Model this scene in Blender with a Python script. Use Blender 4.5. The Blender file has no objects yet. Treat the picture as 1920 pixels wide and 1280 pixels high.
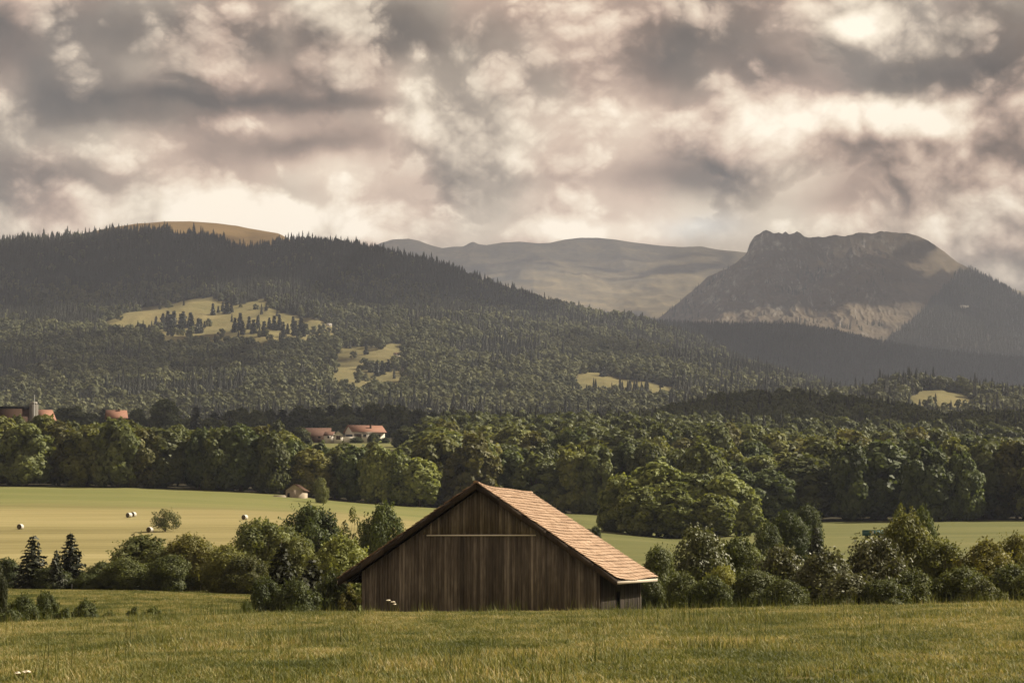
import bpy, math, random
import numpy as np
from mathutils import Vector

random.seed(7)
RNG = np.random.default_rng(7)
S = bpy.context.scene
COL = S.collection
PI = math.pi

# ------------------------------------------------------------------ camera
F = 85.0 / 36.0 * 1920.0            # focal length in photo pixels
PITCH = math.atan(400.0 / F)        # eye level lies 400 px under the picture centre
CZ = 1.7
cam_d = bpy.data.cameras.new('camera'); cam_d.lens = 85; cam_d.sensor_width = 36
cam_d.clip_start = 0.5; cam_d.clip_end = 60000
cam = bpy.data.objects.new('camera', cam_d); COL.objects.link(cam)
cam.location = (0, 0, CZ); cam.rotation_euler = (PI / 2 + PITCH, 0, 0)
S.camera = cam
_cp, _sp = math.cos(PITCH), math.sin(PITCH)


def zpx(py, Y):
    """height (above the camera foot) of the sight line of photo row py at ground distance Y"""
    t = (640.0 - np.asarray(py, float)) / F
    return CZ + Y * (_sp + t * _cp) / (_cp - t * _sp)


def px_of(x, y, z):
    zz = z - CZ
    d = y * _cp + zz * _sp
    return 960 + F * x / d, 640 - F * (-y * _sp + zz * _cp) / d


def xpx(px, Y, py=900):
    t = (640.0 - py) / F
    return (np.asarray(px, float) - 960) / F * Y / (_cp - t * _sp)


# ------------------------------------------------------------------ noise
def _h(i, j, s):
    v = np.sin(i * 127.1 + j * 311.7 + s * 74.7) * 43758.5453
    return v - np.floor(v)


def vnoise(x, y, s=0):
    xi, yi = np.floor(x), np.floor(y); fx, fy = x - xi, y - yi
    fx = fx * fx * fx * (fx * (fx * 6 - 15) + 10); fy = fy * fy * fy * (fy * (fy * 6 - 15) + 10)
    a, b, c, d = _h(xi, yi, s), _h(xi + 1, yi, s), _h(xi, yi + 1, s), _h(xi + 1, yi + 1, s)
    return (a * (1 - fx) + b * fx) * (1 - fy) + (c * (1 - fx) + d * fx) * fy - 0.5


def fbm(x, y, s=0, o=4, g=0.5):
    r = np.zeros(np.broadcast(x, y).shape); a = 1.0
    for k in range(o):
        r += a * vnoise(x, y, s + k * 13.7); x = x * 2.03 + 5.1; y = y * 2.03 + 1.7; a *= g
    return r


def ridged(x, y, s=0, o=5, g=0.55):
    r = np.zeros(np.broadcast(x, y).shape); a = 1.0
    for k in range(o):
        r += a * (0.5 - 2 * np.abs(vnoise(x, y, s + k * 9.1))); x = x * 2.1 + 3.3; y = y * 2.1 + 7.7; a *= g
    return r


def sstep(a, b, x):
    t = np.clip((x - a) / (b - a), 0, 1); return t * t * (3 - 2 * t)


# ------------------------------------------------------------------ mesh helpers
def new_mesh(name, V, quads=None, tris=None, mat=None, fattr=None, pattr=None, smooth=False):
    me = bpy.data.meshes.new(name)
    V = np.asarray(V, np.float32)
    q = np.zeros((0, 4), np.int32) if quads is None else np.asarray(quads, np.int32).reshape(-1, 4)
    t = np.zeros((0, 3), np.int32) if tris is None else np.asarray(tris, np.int32).reshape(-1, 3)
    me.vertices.add(len(V)); me.vertices.foreach_set('co', V.ravel())
    nl = q.size + t.size
    me.loops.add(nl); me.loops.foreach_set('vertex_index', np.concatenate([q.ravel(), t.ravel()]).astype(np.int32))
    nf = len(q) + len(t)
    me.polygons.add(nf)
    st = np.concatenate([np.arange(len(q)) * 4, q.size + np.arange(len(t)) * 3]).astype(np.int32)
    me.polygons.foreach_set('loop_start', st)
    if smooth:
        me.polygons.foreach_set('use_smooth', np.ones(nf, bool))
    for d, dom in ((fattr, 'FACE'), (pattr, 'POINT')):
        for k, v in (d or {}).items():
            a = me.attributes.new(k, 'FLOAT', dom); a.data.foreach_set('value', np.asarray(v, np.float32))
    if mat: me.materials.append(mat)
    me.update(calc_edges=True)
    return me


def link(name, me, parent=None, loc=None):
    o = bpy.data.objects.new(name, me); COL.objects.link(o)
    if parent: o.parent = parent
    if loc is not None: o.location = loc
    return o


def tag(o, label=None, cat=None, group=None, kind=None):
    if label: o['label'] = label
    if cat: o['category'] = cat
    if group: o['group'] = group
    if kind: o['kind'] = kind
    return o


def empty(name, loc, rz=0.0, scale=None):
    o = bpy.data.objects.new(name, None); COL.objects.link(o)
    o.location = loc; o.rotation_euler = (0, 0, rz); o.empty_display_size = 0.3
    if scale is not None: o.scale = scale
    return o


class MB:
    """collects boxes, prisms and tubes; build() makes ONE mesh"""
    def __init__(s): s.V = []; s.Q = []; s.T = []; s.ta = []; s.tq = []

    def add(s, V, Q=(), T=(), tint=0.5):
        b = len(s.V); s.V.extend([tuple(v) for v in V])
        for q in Q: s.Q.append([i + b for i in q]); s.tq.append(tint)
        for t in T: s.T.append([i + b for i in t]); s.ta.append(tint)

    def box(s, x0, x1, y0, y1, z0, z1, tint=0.5):
        s.add([(x0, y0, z0), (x1, y0, z0), (x1, y1, z0), (x0, y1, z0), (x0, y0, z1), (x1, y0, z1), (x1, y1, z1), (x0, y1, z1)],
              [(0, 3, 2, 1), (4, 5, 6, 7), (0, 1, 5, 4), (1, 2, 6, 5), (2, 3, 7, 6), (3, 0, 4, 7)], tint=tint)

    def hexa(s, P, tint=0.5):   # 8 corners: bottom ring then top ring
        s.add(P, [(0, 3, 2, 1), (4, 5, 6, 7), (0, 1, 5, 4), (1, 2, 6, 5), (2, 3, 7, 6), (3, 0, 4, 7)], tint=tint)

    def prism(s, poly, y0, y1, tint=0.5):   # polygon in x,z extruded along y (convex, triangulated as a fan)
        n = len(poly)
        V = [(x, y0, z) for x, z in poly] + [(x, y1, z) for x, z in poly]
        Q = [(i, (i + 1) % n, n + (i + 1) % n, n + i) for i in range(n)]
        T = [(0, i + 1, i) for i in range(1, n - 1)] + [(n, n + i, n + i + 1) for i in range(1, n - 1)]
        s.add(V, Q, T, tint)

    def tube(s, pts, rad, n=6, tint=0.5):
        V = []
        for k, (p, r) in enumerate(zip(pts, rad)):
            p = Vector(p); d = Vector(pts[min(k + 1, len(pts) - 1)]) - Vector(pts[max(k - 1, 0)])
            if d.length < 1e-6: d = Vector((0, 0, 1))
            d.normalize(); u = d.cross(Vector((0.3, 1, 0.2))).normalized(); w = d.cross(u)
            for i in range(n):
                a = 2 * PI * i / n; V.append(p + (u * math.cos(a) + w * math.sin(a)) * r)
        Q = [(k * n + i, k * n + (i + 1) % n, (k + 1) * n + (i + 1) % n, (k + 1) * n + i) for k in range(len(pts) - 1) for i in range(n)]
        m = (len(pts) - 1) * n
        s.add(V, Q, [(m, m + i, m + i + 1) for i in range(1, n - 1)], tint)

    def mesh(s, name, mat, smooth=False):
        return new_mesh(name, s.V, s.Q or None, s.T or None, mat, fattr={'tint': s.tq + s.ta}, smooth=smooth)

    def build(s, name, mat, parent=None, smooth=False):
        return link(name, s.mesh(name, mat, smooth), parent)


# ------------------------------------------------------------------ node helpers
class NB:
    def __init__(s, nt): s.nt = nt; s.n = nt.nodes; s.l = nt.links

    def _in(s, sock, v):
        if isinstance(v, bpy.types.NodeSocket): s.l.new(v, sock)
        elif v is not None:
            try: sock.default_value = v
            except Exception: sock.default_value = (v, v, v)

    def node(s, t, **kw):
        x = s.n.new(t)
        for k, v in kw.items(): setattr(x, k, v)
        return x

    def m(s, op, a, b=None, c=None, clamp=False):
        x = s.node('ShaderNodeMath', operation=op, use_clamp=clamp); s._in(x.inputs[0], a); s._in(x.inputs[1], b)
        if c is not None: s._in(x.inputs[2], c)
        return x.outputs[0]

    def v(s, op, a, b=None, scale=None):
        x = s.node('ShaderNodeVectorMath', operation=op); s._in(x.inputs[0], a); s._in(x.inputs[1], b)
        if scale is not None: s._in(x.inputs['Scale'], scale)
        return x.outputs['Value'] if op in ('DOT_PRODUCT', 'LENGTH', 'DISTANCE') else x.outputs[0]

    def noise(s, vec, scale, detail=4, rough=0.5, dist=0.0, col=False, lac=2.0):
        x = s.node('ShaderNodeTexNoise'); s._in(x.inputs['Vector'], vec); s._in(x.inputs['Scale'], scale)
        x.inputs['Detail'].default_value = detail; x.inputs['Roughness'].default_value = rough; x.inputs['Distortion'].default_value = dist
        x.inputs['Lacunarity'].default_value = lac
        return x.outputs['Color' if col else 'Fac']

    def voro(s, vec, scale, feat='SMOOTH_F1', detail=0, smooth=0.6, out='Distance', rnd=1.0):
        x = s.node('ShaderNodeTexVoronoi', feature=feat); s._in(x.inputs['Vector'], vec); x.inputs['Scale'].default_value = scale
        if 'Smoothness' in x.inputs: x.inputs['Smoothness'].default_value = smooth
        if 'Detail' in x.inputs: x.inputs['Detail'].default_value = detail
        x.inputs['Randomness'].default_value = rnd
        return x.outputs[out]

    def ramp(s, fac, stops, interp='LINEAR'):
        x = s.node('ShaderNodeValToRGB'); s._in(x.inputs[0], fac); r = x.color_ramp; r.interpolation = interp
        while len(r.elements) < len(stops): r.elements.new(0.5)
        for e, (p, c) in zip(r.elements, stops):
            e.position = p; e.color = (*c, 1) if len(c) == 3 else c
        return x.outputs[0]

    def mix(s, f, a, b, mode='MIX'):
        x = s.node('ShaderNodeMix', data_type='RGBA', blend_type=mode); s._in(x.inputs[0], f)
        for sock, v in ((x.inputs[6], a), (x.inputs[7], b)):
            s._in(sock, (*v, 1) if isinstance(v, tuple) and len(v) == 3 else v)
        return x.outputs[2]

    def attr(s, name, out='Fac'):
        return s.node('ShaderNodeAttribute', attribute_name=name).outputs[out]

    def mapr(s, x, a, b, c, d, clamp=True):
        n = s.node('ShaderNodeMapRange', clamp=clamp); s._in(n.inputs[0], x)
        for i, q in enumerate((a, b, c, d)): n.inputs[i + 1].default_value = q
        return n.outputs[0]


def mat_new(name):
    m = bpy.data.materials.new(name); m.use_nodes = True; nt = m.node_tree; nt.nodes.clear()
    b = NB(nt); out = b.node('ShaderNodeOutputMaterial')
    return m, b, out


def principled(b, color, rough=0.8, spec=0.3, bump=None, bstr=0.3, bdist=0.05):
    p = b.node('ShaderNodeBsdfPrincipled'); b._in(p.inputs['Base Color'], (*color, 1) if isinstance(color, tuple) else color)
    b._in(p.inputs['Roughness'], rough); b._in(p.inputs['Specular IOR Level'], spec)
    if bump is not None:
        x = b.node('ShaderNodeBump'); x.inputs['Strength'].default_value = bstr; x.inputs['Distance'].default_value = bdist
        b._in(x.inputs['Height'], bump); b.l.new(x.outputs[0], p.inputs['Normal'])
    return p.outputs[0]


def leaf_mat(name, dark, light, trans=0.3, rough=0.55, spec=0.35, use_color=True, posvar=0.0):
    m, b, out = mat_new(name)
    oi = b.node('ShaderNodeObjectInfo')
    t = b.attr('tint')
    f = b.m('ADD', b.m('MULTIPLY', t, 0.75), b.m('MULTIPLY', oi.outputs['Random'], 0.35))
    if posvar:
        g = b.node('ShaderNodeNewGeometry').outputs['Position']
        f = b.m('ADD', f, b.m('MULTIPLY', b.m('SUBTRACT', b.noise(g, posvar, 3), 0.5), 1.1))
    c = b.mix(b.m('MINIMUM', b.m('MAXIMUM', f, 0.0), 1.0), dark, light)
    if use_color: c = b.mix(1.0, c, oi.outputs['Color'], 'MULTIPLY')
    p = principled(b, c, rough, spec)
    tr = b.node('ShaderNodeBsdfTranslucent'); b.l.new(b.mix(1.0, c, (1.25, 1.2, 0.62), 'MULTIPLY'), tr.inputs[0])
    ms = b.node('ShaderNodeMixShader'); ms.inputs[0].default_value = trans
    b.l.new(p, ms.inputs[1]); b.l.new(tr.outputs[0], ms.inputs[2]); b.l.new(ms.outputs[0], out.inputs[0])
    return m


def plain(name, color, rough=0.8, spec=0.3, var=0.25, scale=3.0, stretch=(1, 1, 1), bump=0.0):
    m, b, out = mat_new(name)
    oc = b.node('ShaderNodeTexCoord').outputs['Object']
    v = b.v('MULTIPLY', oc, stretch)
    n = b.noise(v, scale, 5, 0.6)
    t = b.attr('tint')
    k = b.m('ADD', b.m('MULTIPLY', b.m('SUBTRACT', n, 0.5), var * 2), b.m('ADD', b.m('MULTIPLY', b.m('SUBTRACT', t, 0.5), var * 1.6), 1.0))
    c = b.v('SCALE', color, None, k)
    b.l.new(principled(b, c, rough, spec, n if bump else None, bump, 0.03), out.inputs[0])
    return m


# ------------------------------------------------------------------ sun, sky
AZ, EL = math.radians(72), math.radians(40)
SUN = Vector((math.sin(AZ) * math.cos(EL), math.cos(AZ) * math.cos(EL), math.sin(EL)))
sd = bpy.data.lights.new('sun', 'SUN'); sd.energy = 5.0; sd.angle = math.radians(0.5); sd.color = (1.0, 0.885, 0.71)
so = bpy.data.objects.new('sun', sd); COL.objects.link(so); so.location = (60, 20, 60)
so.rotation_euler = SUN.to_track_quat('Z', 'Y').to_euler()

W = bpy.data.worlds.new('World'); S.world = W; W.use_nodes = True
nt = W.node_tree; nt.nodes.clear(); b = NB(nt)
wo = b.node('ShaderNodeOutputWorld')
sky = b.node('ShaderNodeTexSky', sky_type='NISHITA'); sky.sun_disc = False; sky.sun_elevation = EL; sky.sun_rotation = AZ
bg_sky = b.node('ShaderNodeBackground'); b.l.new(sky.outputs[0], bg_sky.inputs[0]); bg_sky.inputs[1].default_value = 0.10
D = b.node('ShaderNodeTexCoord').outputs['Generated']
sep = b.node('ShaderNodeSeparateXYZ'); b.l.new(D, sep.inputs[0])
cmb = b.node('ShaderNodeCombineXYZ'); b.l.new(b.m('ARCTAN2', sep.outputs[0], sep.outputs[1]), cmb.inputs[0]); b.l.new(b.m('ARCSINE', sep.outputs[2]), cmb.inputs[1])
A = cmb.outputs[0]                                     # compass bearing and elevation in radians


def sky_ang(px, py):
    t = (640 - py) / F
    v = Vector(((px - 960) / F, _cp - t * _sp, _sp + t * _cp)).normalized()
    return math.atan2(v.x, v.y), math.asin(v.z)


# cloud masses of this day's sky (bearing and elevation read off the photo): half width, half height, strength
SEED = 7.9
BLOBS = [  # dark
    (-20, 70, 170, 95, -.36), (190, 175, 180, 52, -.28), (170, 222, 220, 22, -.16), (480, 190, 280, 19, -.34), (455, 70, 90, 42, -.26), (300, 60, 120, 50, -.12),
    (50, 335, 140, 56, -.30), (400, 297, 100, 26, -.20), (590, 268, 140, 22, -.28), (700, 65, 130, 46, -.32), (900, 290, 120, 110, -.06), (820, 390, 130, 50, -.03),
    (1225, 140, 60, 60, -.30), (1320, 60, 150, 60, -.16), (1420, 130, 70, 30, -.22), (1700, 140, 160, 36, -.30), (1890, 60, 140, 100, -.26), (1890, 205, 60, 36, -.28),
    (1280, 330, 85, 32, -.22), (1640, 268, 160, 12, -.18), (1895, 412, 32, 15, -.36), (1530, 398, 90, 30, -.08), (960, 330, 60, 40, -.12), (130, 400, 160, 18, -.14),
    # bright
    (5, 185, 55, 44, .32), (215, 285, 140, 36, .24), (600, 320, 125, 40, .28), (480, 240, 70, 20, .2), (545, 40, 52, 52, .30), (755, 195, 46, 90, .26), (640, 110, 55, 36, .18),
    (330, 408, 380, 36, .20), (640, 425, 240, 36, .20), (1620, 420, 280, 30, .18), (1850, 440, 120, 40, .18), (1085, 235, 110, 50, .28), (1195, 205, 60, 36, .22), (1450, 290, 58, 48, .28), (1085, 375, 110, 26, .18), (1110, 438, 130, 22, .36),
    (1640, 215, 150, 32, .36), (1820, 230, 60, 36, .24), (1600, 320, 200, 40, .10), (1590, 45, 80, 32, .30), (980, 290, 36, 24, .24), (1330, 400, 120, 34, .12), (1060, 90, 60, 60, .14), (380, 130, 140, 22, .16),
]
warp = b.v('SUBTRACT', b.noise(A, 9.0, 2, 0.5, col=True), (0.5, 0.5, 0.5))
warpf = b.v('SUBTRACT', b.noise(A, 60.0, 3, 0.6, col=True), (0.5, 0.5, 0.5))
A2 = b.v('ADD', A, b.v('ADD', b.v('MULTIPLY', warp, (0.034, 0.018, 0.0)), b.v('MULTIPLY', warpf, (0.011, 0.010, 0.0))))
acc = None
for (px, py, rx, ry, k) in BLOBS:
    a0, e0 = sky_ang(px, py)
    vm = b.node('ShaderNodeVectorMath', operation='MULTIPLY_ADD'); b._in(vm.inputs[0], A2)
    vm.inputs[1].default_value = (F / rx, F / ry, 0); vm.inputs[2].default_value = (-a0 * F / rx, -e0 * F / ry, 0)
    g = b.m('POWER', 0.45, b.v('DOT_PRODUCT', vm.outputs[0], vm.outputs[0]))
    acc = b.m('MULTIPLY_ADD', g, k, 0.0 if acc is None else acc)
Q = b.v('MULTIPLY', b.v('ADD', A, b.v('MULTIPLY', warp, (0.030, 0.018, 0.0))), (1.0, 1.25, 0.0))
Q = b.v('ADD', b.v('MULTIPLY', Q, (.80, .80, 0)), (SEED, SEED * .7, 0))


def noise2(vec, scale, detail, rough, kind='FBM'):
    x = b.node('ShaderNodeTexNoise', noise_dimensions='2D', noise_type=kind); b._in(x.inputs['Vector'], vec); x.inputs['Scale'].default_value = scale
    x.inputs['Detail'].default_value = detail; x.inputs['Roughness'].default_value = rough
    return x.outputs['Fac']


def billow(q, scale, octs, g):
    """sum of folded noise: round heads with sharp creases between them"""
    r = None; amp = 1.0
    for k in range(octs):
        x = b.node('ShaderNodeTexNoise', noise_dimensions='2D', normalize=False); b._in(x.inputs['Vector'], q); x.inputs['Scale'].default_value = scale; x.inputs['Detail'].default_value = 0
        v = b.m('MULTIPLY', b.m('ABSOLUTE', x.outputs['Fac']), amp)
        r = v if r is None else b.m('ADD', r, v); scale *= 2.13; amp *= g
    return r


def puff(off, octs):
    """density of the heaped clouds: big lumps with cauliflower edges"""
    q = b.v('ADD', Q, off) if off else Q
    return b.m('MULTIPLY_ADD', billow(q, 22.0, octs, 0.52), 0.34, b.m('MULTIPLY', noise2(q, 11.0, 3, 0.5), 0.8))


p0 = puff(None, 6); p1 = puff((0.0030, 0.0062, 0.0), 5); p2 = puff((0.010, 0.020, 0.0), 3)
dens = b.m('MULTIPLY_ADD', acc, 0.30, p0)
al = b.mapr(dens, 0.47, 0.58, 0, 1)                        # heaped clouds in front
soft = noise2(Q, 10.0, 6, 0.5); softs = noise2(b.v('ADD', Q, (0.012, 0.022, 0.0)), 10.0, 4, 0.5)
Tb = b.m('ADD', b.m('ADD', 0.425, b.m('MULTIPLY', acc, 1.0)), b.m('ADD', b.m('MULTIPLY', b.m('SUBTRACT', soft, 0.5), 0.25), b.m('MULTIPLY', b.m('SUBTRACT', soft, softs), 0.8)))
Tf = b.m('ADD', b.m('ADD', 0.455, b.m('MULTIPLY', acc, 1.1)), b.m('ADD', b.m('MULTIPLY', b.m('SUBTRACT', p0, p1), 1.10), b.m('MULTIPLY', b.m('SUBTRACT', p0, p2), 0.95)))
T = b.m('ADD', b.m('MULTIPLY', Tb, b.m('SUBTRACT', 1.0, al)), b.m('MULTIPLY', Tf, al))
hue = noise2(A, 15.0, 2, 0.5)
CS = 0.60
cA = b.ramp(T, [(0.0, (.042, .027, .018)), (0.22, (.170, .110, .076)), (0.44, (.430, .296, .216)), (0.60, (.665, .490, .362)), (0.78, (.905, .740, .560)), (1.0, (1.14, 1.0, .80))])
cB = b.ramp(T, [(0.0, (.036, .027, .019)), (0.22, (.148, .112, .080)), (0.44, (.395, .315, .232)), (0.60, (.635, .520, .390)), (0.78, (.900, .770, .590)), (1.0, (1.13, 1.0, .81))])
cc = b.mix(b.mapr(hue, 0.40, 0.60, 0, 1), cA, cB)
bg_c = b.node('ShaderNodeBackground'); b.l.new(cc, bg_c.inputs[0])
# sky above the view dimmed towards the zenith to cut ambient light and deepen shadows
b.l.new(b.m('MULTIPLY', b.mapr(sep.outputs[2], 0.30, 0.80, 1.0, 0.42), CS), bg_c.inputs[1])
# a small gap of pale sky low between the clouds
a0, e0 = sky_ang(1312, 428)
gd = b.v('MULTIPLY', b.v('SUBTRACT', A2, (a0, e0, 0)), (F / 65, F / 24, 0))
gap = b.m('MULTIPLY', b.m('POWER', 0.4, b.v('DOT_PRODUCT', gd, gd)), 0.22)
mx = b.node('ShaderNodeMixShader'); b.l.new(gap, mx.inputs[0]); b.l.new(bg_c.outputs[0], mx.inputs[1]); b.l.new(bg_sky.outputs[0], mx.inputs[2])
b.l.new(mx.outputs[0], wo.inputs[0])
W.cycles.sampling_method = 'MANUAL'; W.cycles.sample_map_resolution = 512

# ------------------------------------------------------------------ terrain
class Terrain:
    """height field through surveyed profiles: rows of (distance, [(photo column, photo row) ...])"""
    def __init__(s, rows, bump=None):
        s.Y = np.array([r[0] for r in rows], float)
        s.lY = np.log(s.Y); s.rows = [(np.array([p[0] for p in r[1]], float), np.array([zpx(p[1], r[0]) for p in r[1]])) for r in rows]
        s.bump = bump

    def base(s, x, y):
        x = np.asarray(x, float); y = np.asarray(y, float)
        sh = np.broadcast(x, y).shape
        x = np.broadcast_to(x, sh).ravel(); y = np.broadcast_to(y, sh).ravel()
        u = 960 + F * x / np.maximum(y, 1.0)
        Z = np.stack([np.interp(u, a, zz) for a, zz in s.rows])
        X = s.lY; n = len(X)
        h = np.diff(X)[:, None]; d = np.diff(Z, axis=0) / h
        m = np.zeros_like(Z)                         # monotone cubic tangents
        for i in range(1, n - 1):
            w1 = 2 * h[i] + h[i - 1]; w2 = h[i] + 2 * h[i - 1]
            ok = d[i - 1] * d[i] > 0
            with np.errstate(divide='ignore', invalid='ignore'):
                v = (w1 + w2) / (w1 / d[i - 1] + w2 / d[i])
            m[i] = np.where(ok, v, 0)
        m[0] = d[0]; m[-1] = d[-1]
        ly = np.clip(np.log(np.maximum(y, 1.0)), X[0], X[-1])
        k = np.clip(np.searchsorted(X, ly, 'right') - 1, 0, n - 2)
        j = np.arange(len(ly)); hh = h[k, 0]; t = (ly - X[k]) / hh
        z0, z1, m0, m1 = Z[k, j], Z[k + 1, j], m[k, j], m[k + 1, j]
        r = (2 * t**3 - 3 * t**2 + 1) * z0 + (t**3 - 2 * t**2 + t) * hh * m0 + (-2 * t**3 + 3 * t**2) * z1 + (t**3 - t**2) * hh * m1
        return r.reshape(sh)

    def __call__(s, x, y):
        z = s.base(x, y)
        return z + s.bump(np.asarray(x, float), np.asarray(y, float)) if s.bump else z

    def hit(s, px, py, y0, y1, n=1500):
        """the first point of this ground on the sight line of a photo point"""
        Y = np.linspace(y0, y1, n); t = (640 - py) / F
        x = (px - 960) / F * Y / (_cp - t * _sp)
        dz = zpx(py, Y) - s(x, Y)
        i = np.argmax(dz < 0) if (dz < 0).any() else int(np.argmin(np.abs(dz)))
        return float(x[i]), float(Y[i]), float(s(x[i], Y[i]))


X80 = [(-40, -2.75), (-17, -2.2), (-13.4, -1.98), (-8.6, -1.85), (-4.6, -1.75), (4.2, -1.68), (9.5, -1.59), (17, -1.42), (40, -1.0)]


def near_z(x, y):
    """the meadow in front: level, rounding over at 72 m and falling away behind"""
    g = np.interp(x, [p[0] for p in X80], [p[1] for p in X80]) + CZ
    t = np.maximum(0, y - 72.0); f = np.where(t < 6.25, -.004 * t * t, -.15625 - .05 * (t - 6.25))
    return g + f + 0.10 * fbm(x / 9, y / 9, 3, 3)


far_g = Terrain([
    (118, [(0, 1178), (1920, 1182)]),
    (132, [(0, 1168), (960, 1176), (1920, 1172)]),
    (150, [(0, 1149), (960, 1152), (1920, 1146)]),
    (205, [(0, 1105), (250, 1106), (460, 1113), (960, 1107), (1920, 1100)]),
    (300, [(0, 1066), (960, 1062), (1920, 1052)]),
    (400, [(0, 1014), (640, 1006), (800, 1015), (1300, 1024), (1920, 1016)]),
    (500, [(0, 961), (430, 962), (640, 968), (815, 985), (1000, 999), (1090, 992), (1250, 1008), (1420, 1004), (1920, 999)]),
    (575, [(0, 928), (250, 932), (430, 941), (640, 953), (815, 967), (1090, 972), (1250, 990), (1420, 988), (1920, 984)]),
    (640, [(-300, 909), (0, 911), (250, 915), (430, 922), (552, 929), (640, 938), (815, 953), (900, 960), (1100, 965), (1260, 974), (1420, 978), (1920, 974), (2200, 972)]),
    (760, [(0, 884), (640, 904), (820, 922), (1100, 932), (1400, 935), (1920, 930)]),
    (1080, [(0, 830), (740, 829), (900, 846), (1200, 850), (1500, 868), (1920, 880)]),
    (1300, [(0, 819), (740, 819), (960, 830), (1250, 828), (1920, 840)]),
    (1700, [(0, 838), (740, 838), (1000, 845), (1180, 840), (1260, 816), (1340, 795), (1460, 785), (1560, 790), (1680, 806), (1770, 826), (1820, 820), (1960, 822), (2300, 840)]),
    (2000, [(0, 850), (1920, 850)]),
    (2600, [(0, 842), (1920, 842)]),
    (14000, [(0, 1003), (1920, 1003)]),
], bump=lambda x, y: 0.35 * fbm(x / 45, y / 45, 11, 3) * sstep(130, 260, y) + 5.0 * fbm(x / 160, y / 160, 17, 3) * sstep(900, 1500, y))


def ground_z(x, y):
    x = np.asarray(x, float); y = np.asarray(y, float)
    w = sstep(122, 142, y)
    return near_z(x, np.minimum(y, 150)) * (1 - w) + far_g(x, np.maximum(y, 118)) * w


def ground_hit(px, py, y0, y1, n=1500):
    Y = np.linspace(y0, y1, n); t = (640 - py) / F
    x = (px - 960) / F * Y / (_cp - t * _sp)
    dz = zpx(py, Y) - ground_z(x, Y)
    i = np.argmax(dz < 0) if (dz < 0).any() else int(np.argmin(np.abs(dz)))
    return float(x[i]), float(Y[i]), float(ground_z(x[i], Y[i]))


def grid_mesh(name, X, Y, Z, mat, mask=None, pattr=None):
    nr, nc = X.shape
    I = np.arange(nr * nc).reshape(nr, nc)
    Qd = np.stack([I[:-1, :-1], I[:-1, 1:], I[1:, 1:], I[1:, :-1]], -1).reshape(-1, 4)
    V = np.stack([X, Y, Z], -1).reshape(-1, 3)
    if mask is not None:
        Qd = Qd[mask.ravel()]
        used = np.unique(Qd); re = np.full(nr * nc, -1); re[used] = np.arange(len(used)); Qd = re[Qd]; V = V[used]
        pattr = {k: np.asarray(v).ravel()[used] for k, v in (pattr or {}).items()}
    else:
        pattr = {k: np.asarray(v).ravel() for k, v in (pattr or {}).items()}
    return new_mesh(name, V, Qd, mat=mat, pattr=pattr, smooth=True)


def in_poly(px, py, poly):
    r = np.zeros(np.broadcast(px, py).shape, bool); n = len(poly)
    for i in range(n):
        x0, y0 = poly[i]; x1, y1 = poly[(i + 1) % n]
        if y0 == y1: continue
        c = ((y0 > py) != (y1 > py)) & (px < (x1 - x0) * (py - y0) / (y1 - y0) + x0)
        r ^= c
    return r


# --- land covers
def cover(name, stops, scale, stretch=(1, 1, 1), fine=6.0, bump=0.4, bdist=0.08, patch=None, streak=None):
    m, b, out = mat_new(name)
    P = b.node('ShaderNodeNewGeometry').outputs['Position']
    n = b.noise(b.v('MULTIPLY', P, stretch), scale, 6, 0.6)
    f = b.noise(P, fine, 5, 0.65)
    t = b.m('ADD', b.m('MULTIPLY', n, 0.75), b.m('MULTIPLY', f, 0.45))
    t = b.m('SUBTRACT', t, 0.1)
    if streak:
        s2 = b.noise(b.v('MULTIPLY', P, streak[1]), streak[0], 3, 0.5)
        t = b.m('ADD', t, b.m('MULTIPLY', b.m('SUBTRACT', s2, 0.5), streak[2]))
    c = b.ramp(t, stops)
    b.l.new(principled(b, c, 0.9, 0.1, f, bump, bdist), out.inputs[0])
    return m


M = {}
M['meadow'] = cover('meadow_soil', [(0.2, (.060, .056, .018)), (0.5, (.105, .092, .030)), (0.8, (.17, .135, .055))], 0.25, fine=9.0)
M['pasture'] = cover('pasture_turf', [(0.25, (.062, .080, .020)), (0.5, (.092, .112, .030)), (0.8, (.135, .140, .048))], 0.09, (1, .35, 1), 3.0)
# hay field: green aftermath along the top, drying swaths below
m, b, out = mat_new('hay_field_grass'); M['hay'] = m
P = b.node('ShaderNodeNewGeometry').outputs['Position']
sx = b.node('ShaderNodeSeparateXYZ'); b.l.new(P, sx.inputs[0])
n1 = b.noise(b.v('MULTIPLY', P, (.12, 1.0, 0)), 0.045, 4, 0.55); n2 = b.noise(b.v('MULTIPLY', P, (.25, 1, 0)), 0.18, 5, 0.6); f = b.noise(P, 2.2, 4, 0.6)
n3 = b.noise(P, 0.012, 3)
# swaths left by the mower, some metres apart and never quite straight
wv = b.node('ShaderNodeTexWave', wave_type='BANDS', bands_direction='Y'); b.l.new(b.v('MULTIPLY', P, (.10, 1, 0)), wv.inputs[0]); wv.inputs['Scale'].default_value = 0.045; wv.inputs['Distortion'].default_value = 3.0; wv.inputs['Detail'].default_value = 3.0; wv.inputs['Detail Scale'].default_value = 0.6
sw = wv.outputs['Fac']
g = b.mapr(b.m('ADD', sx.outputs[1], b.m('MULTIPLY', b.m('SUBTRACT', n2, 0.5), 70)), 512, 548, 0, 1)
t = b.m('ADD', b.m('ADD', b.m('MULTIPLY', n1, 0.88), b.m('MULTIPLY', b.m('SUBTRACT', sw, 0.5), 0.08)), b.m('ADD', b.m('MULTIPLY', n3, 0.30), b.m('ADD', b.m('MULTIPLY', n2, 0.30), b.m('MULTIPLY', f, 0.28))))
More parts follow.
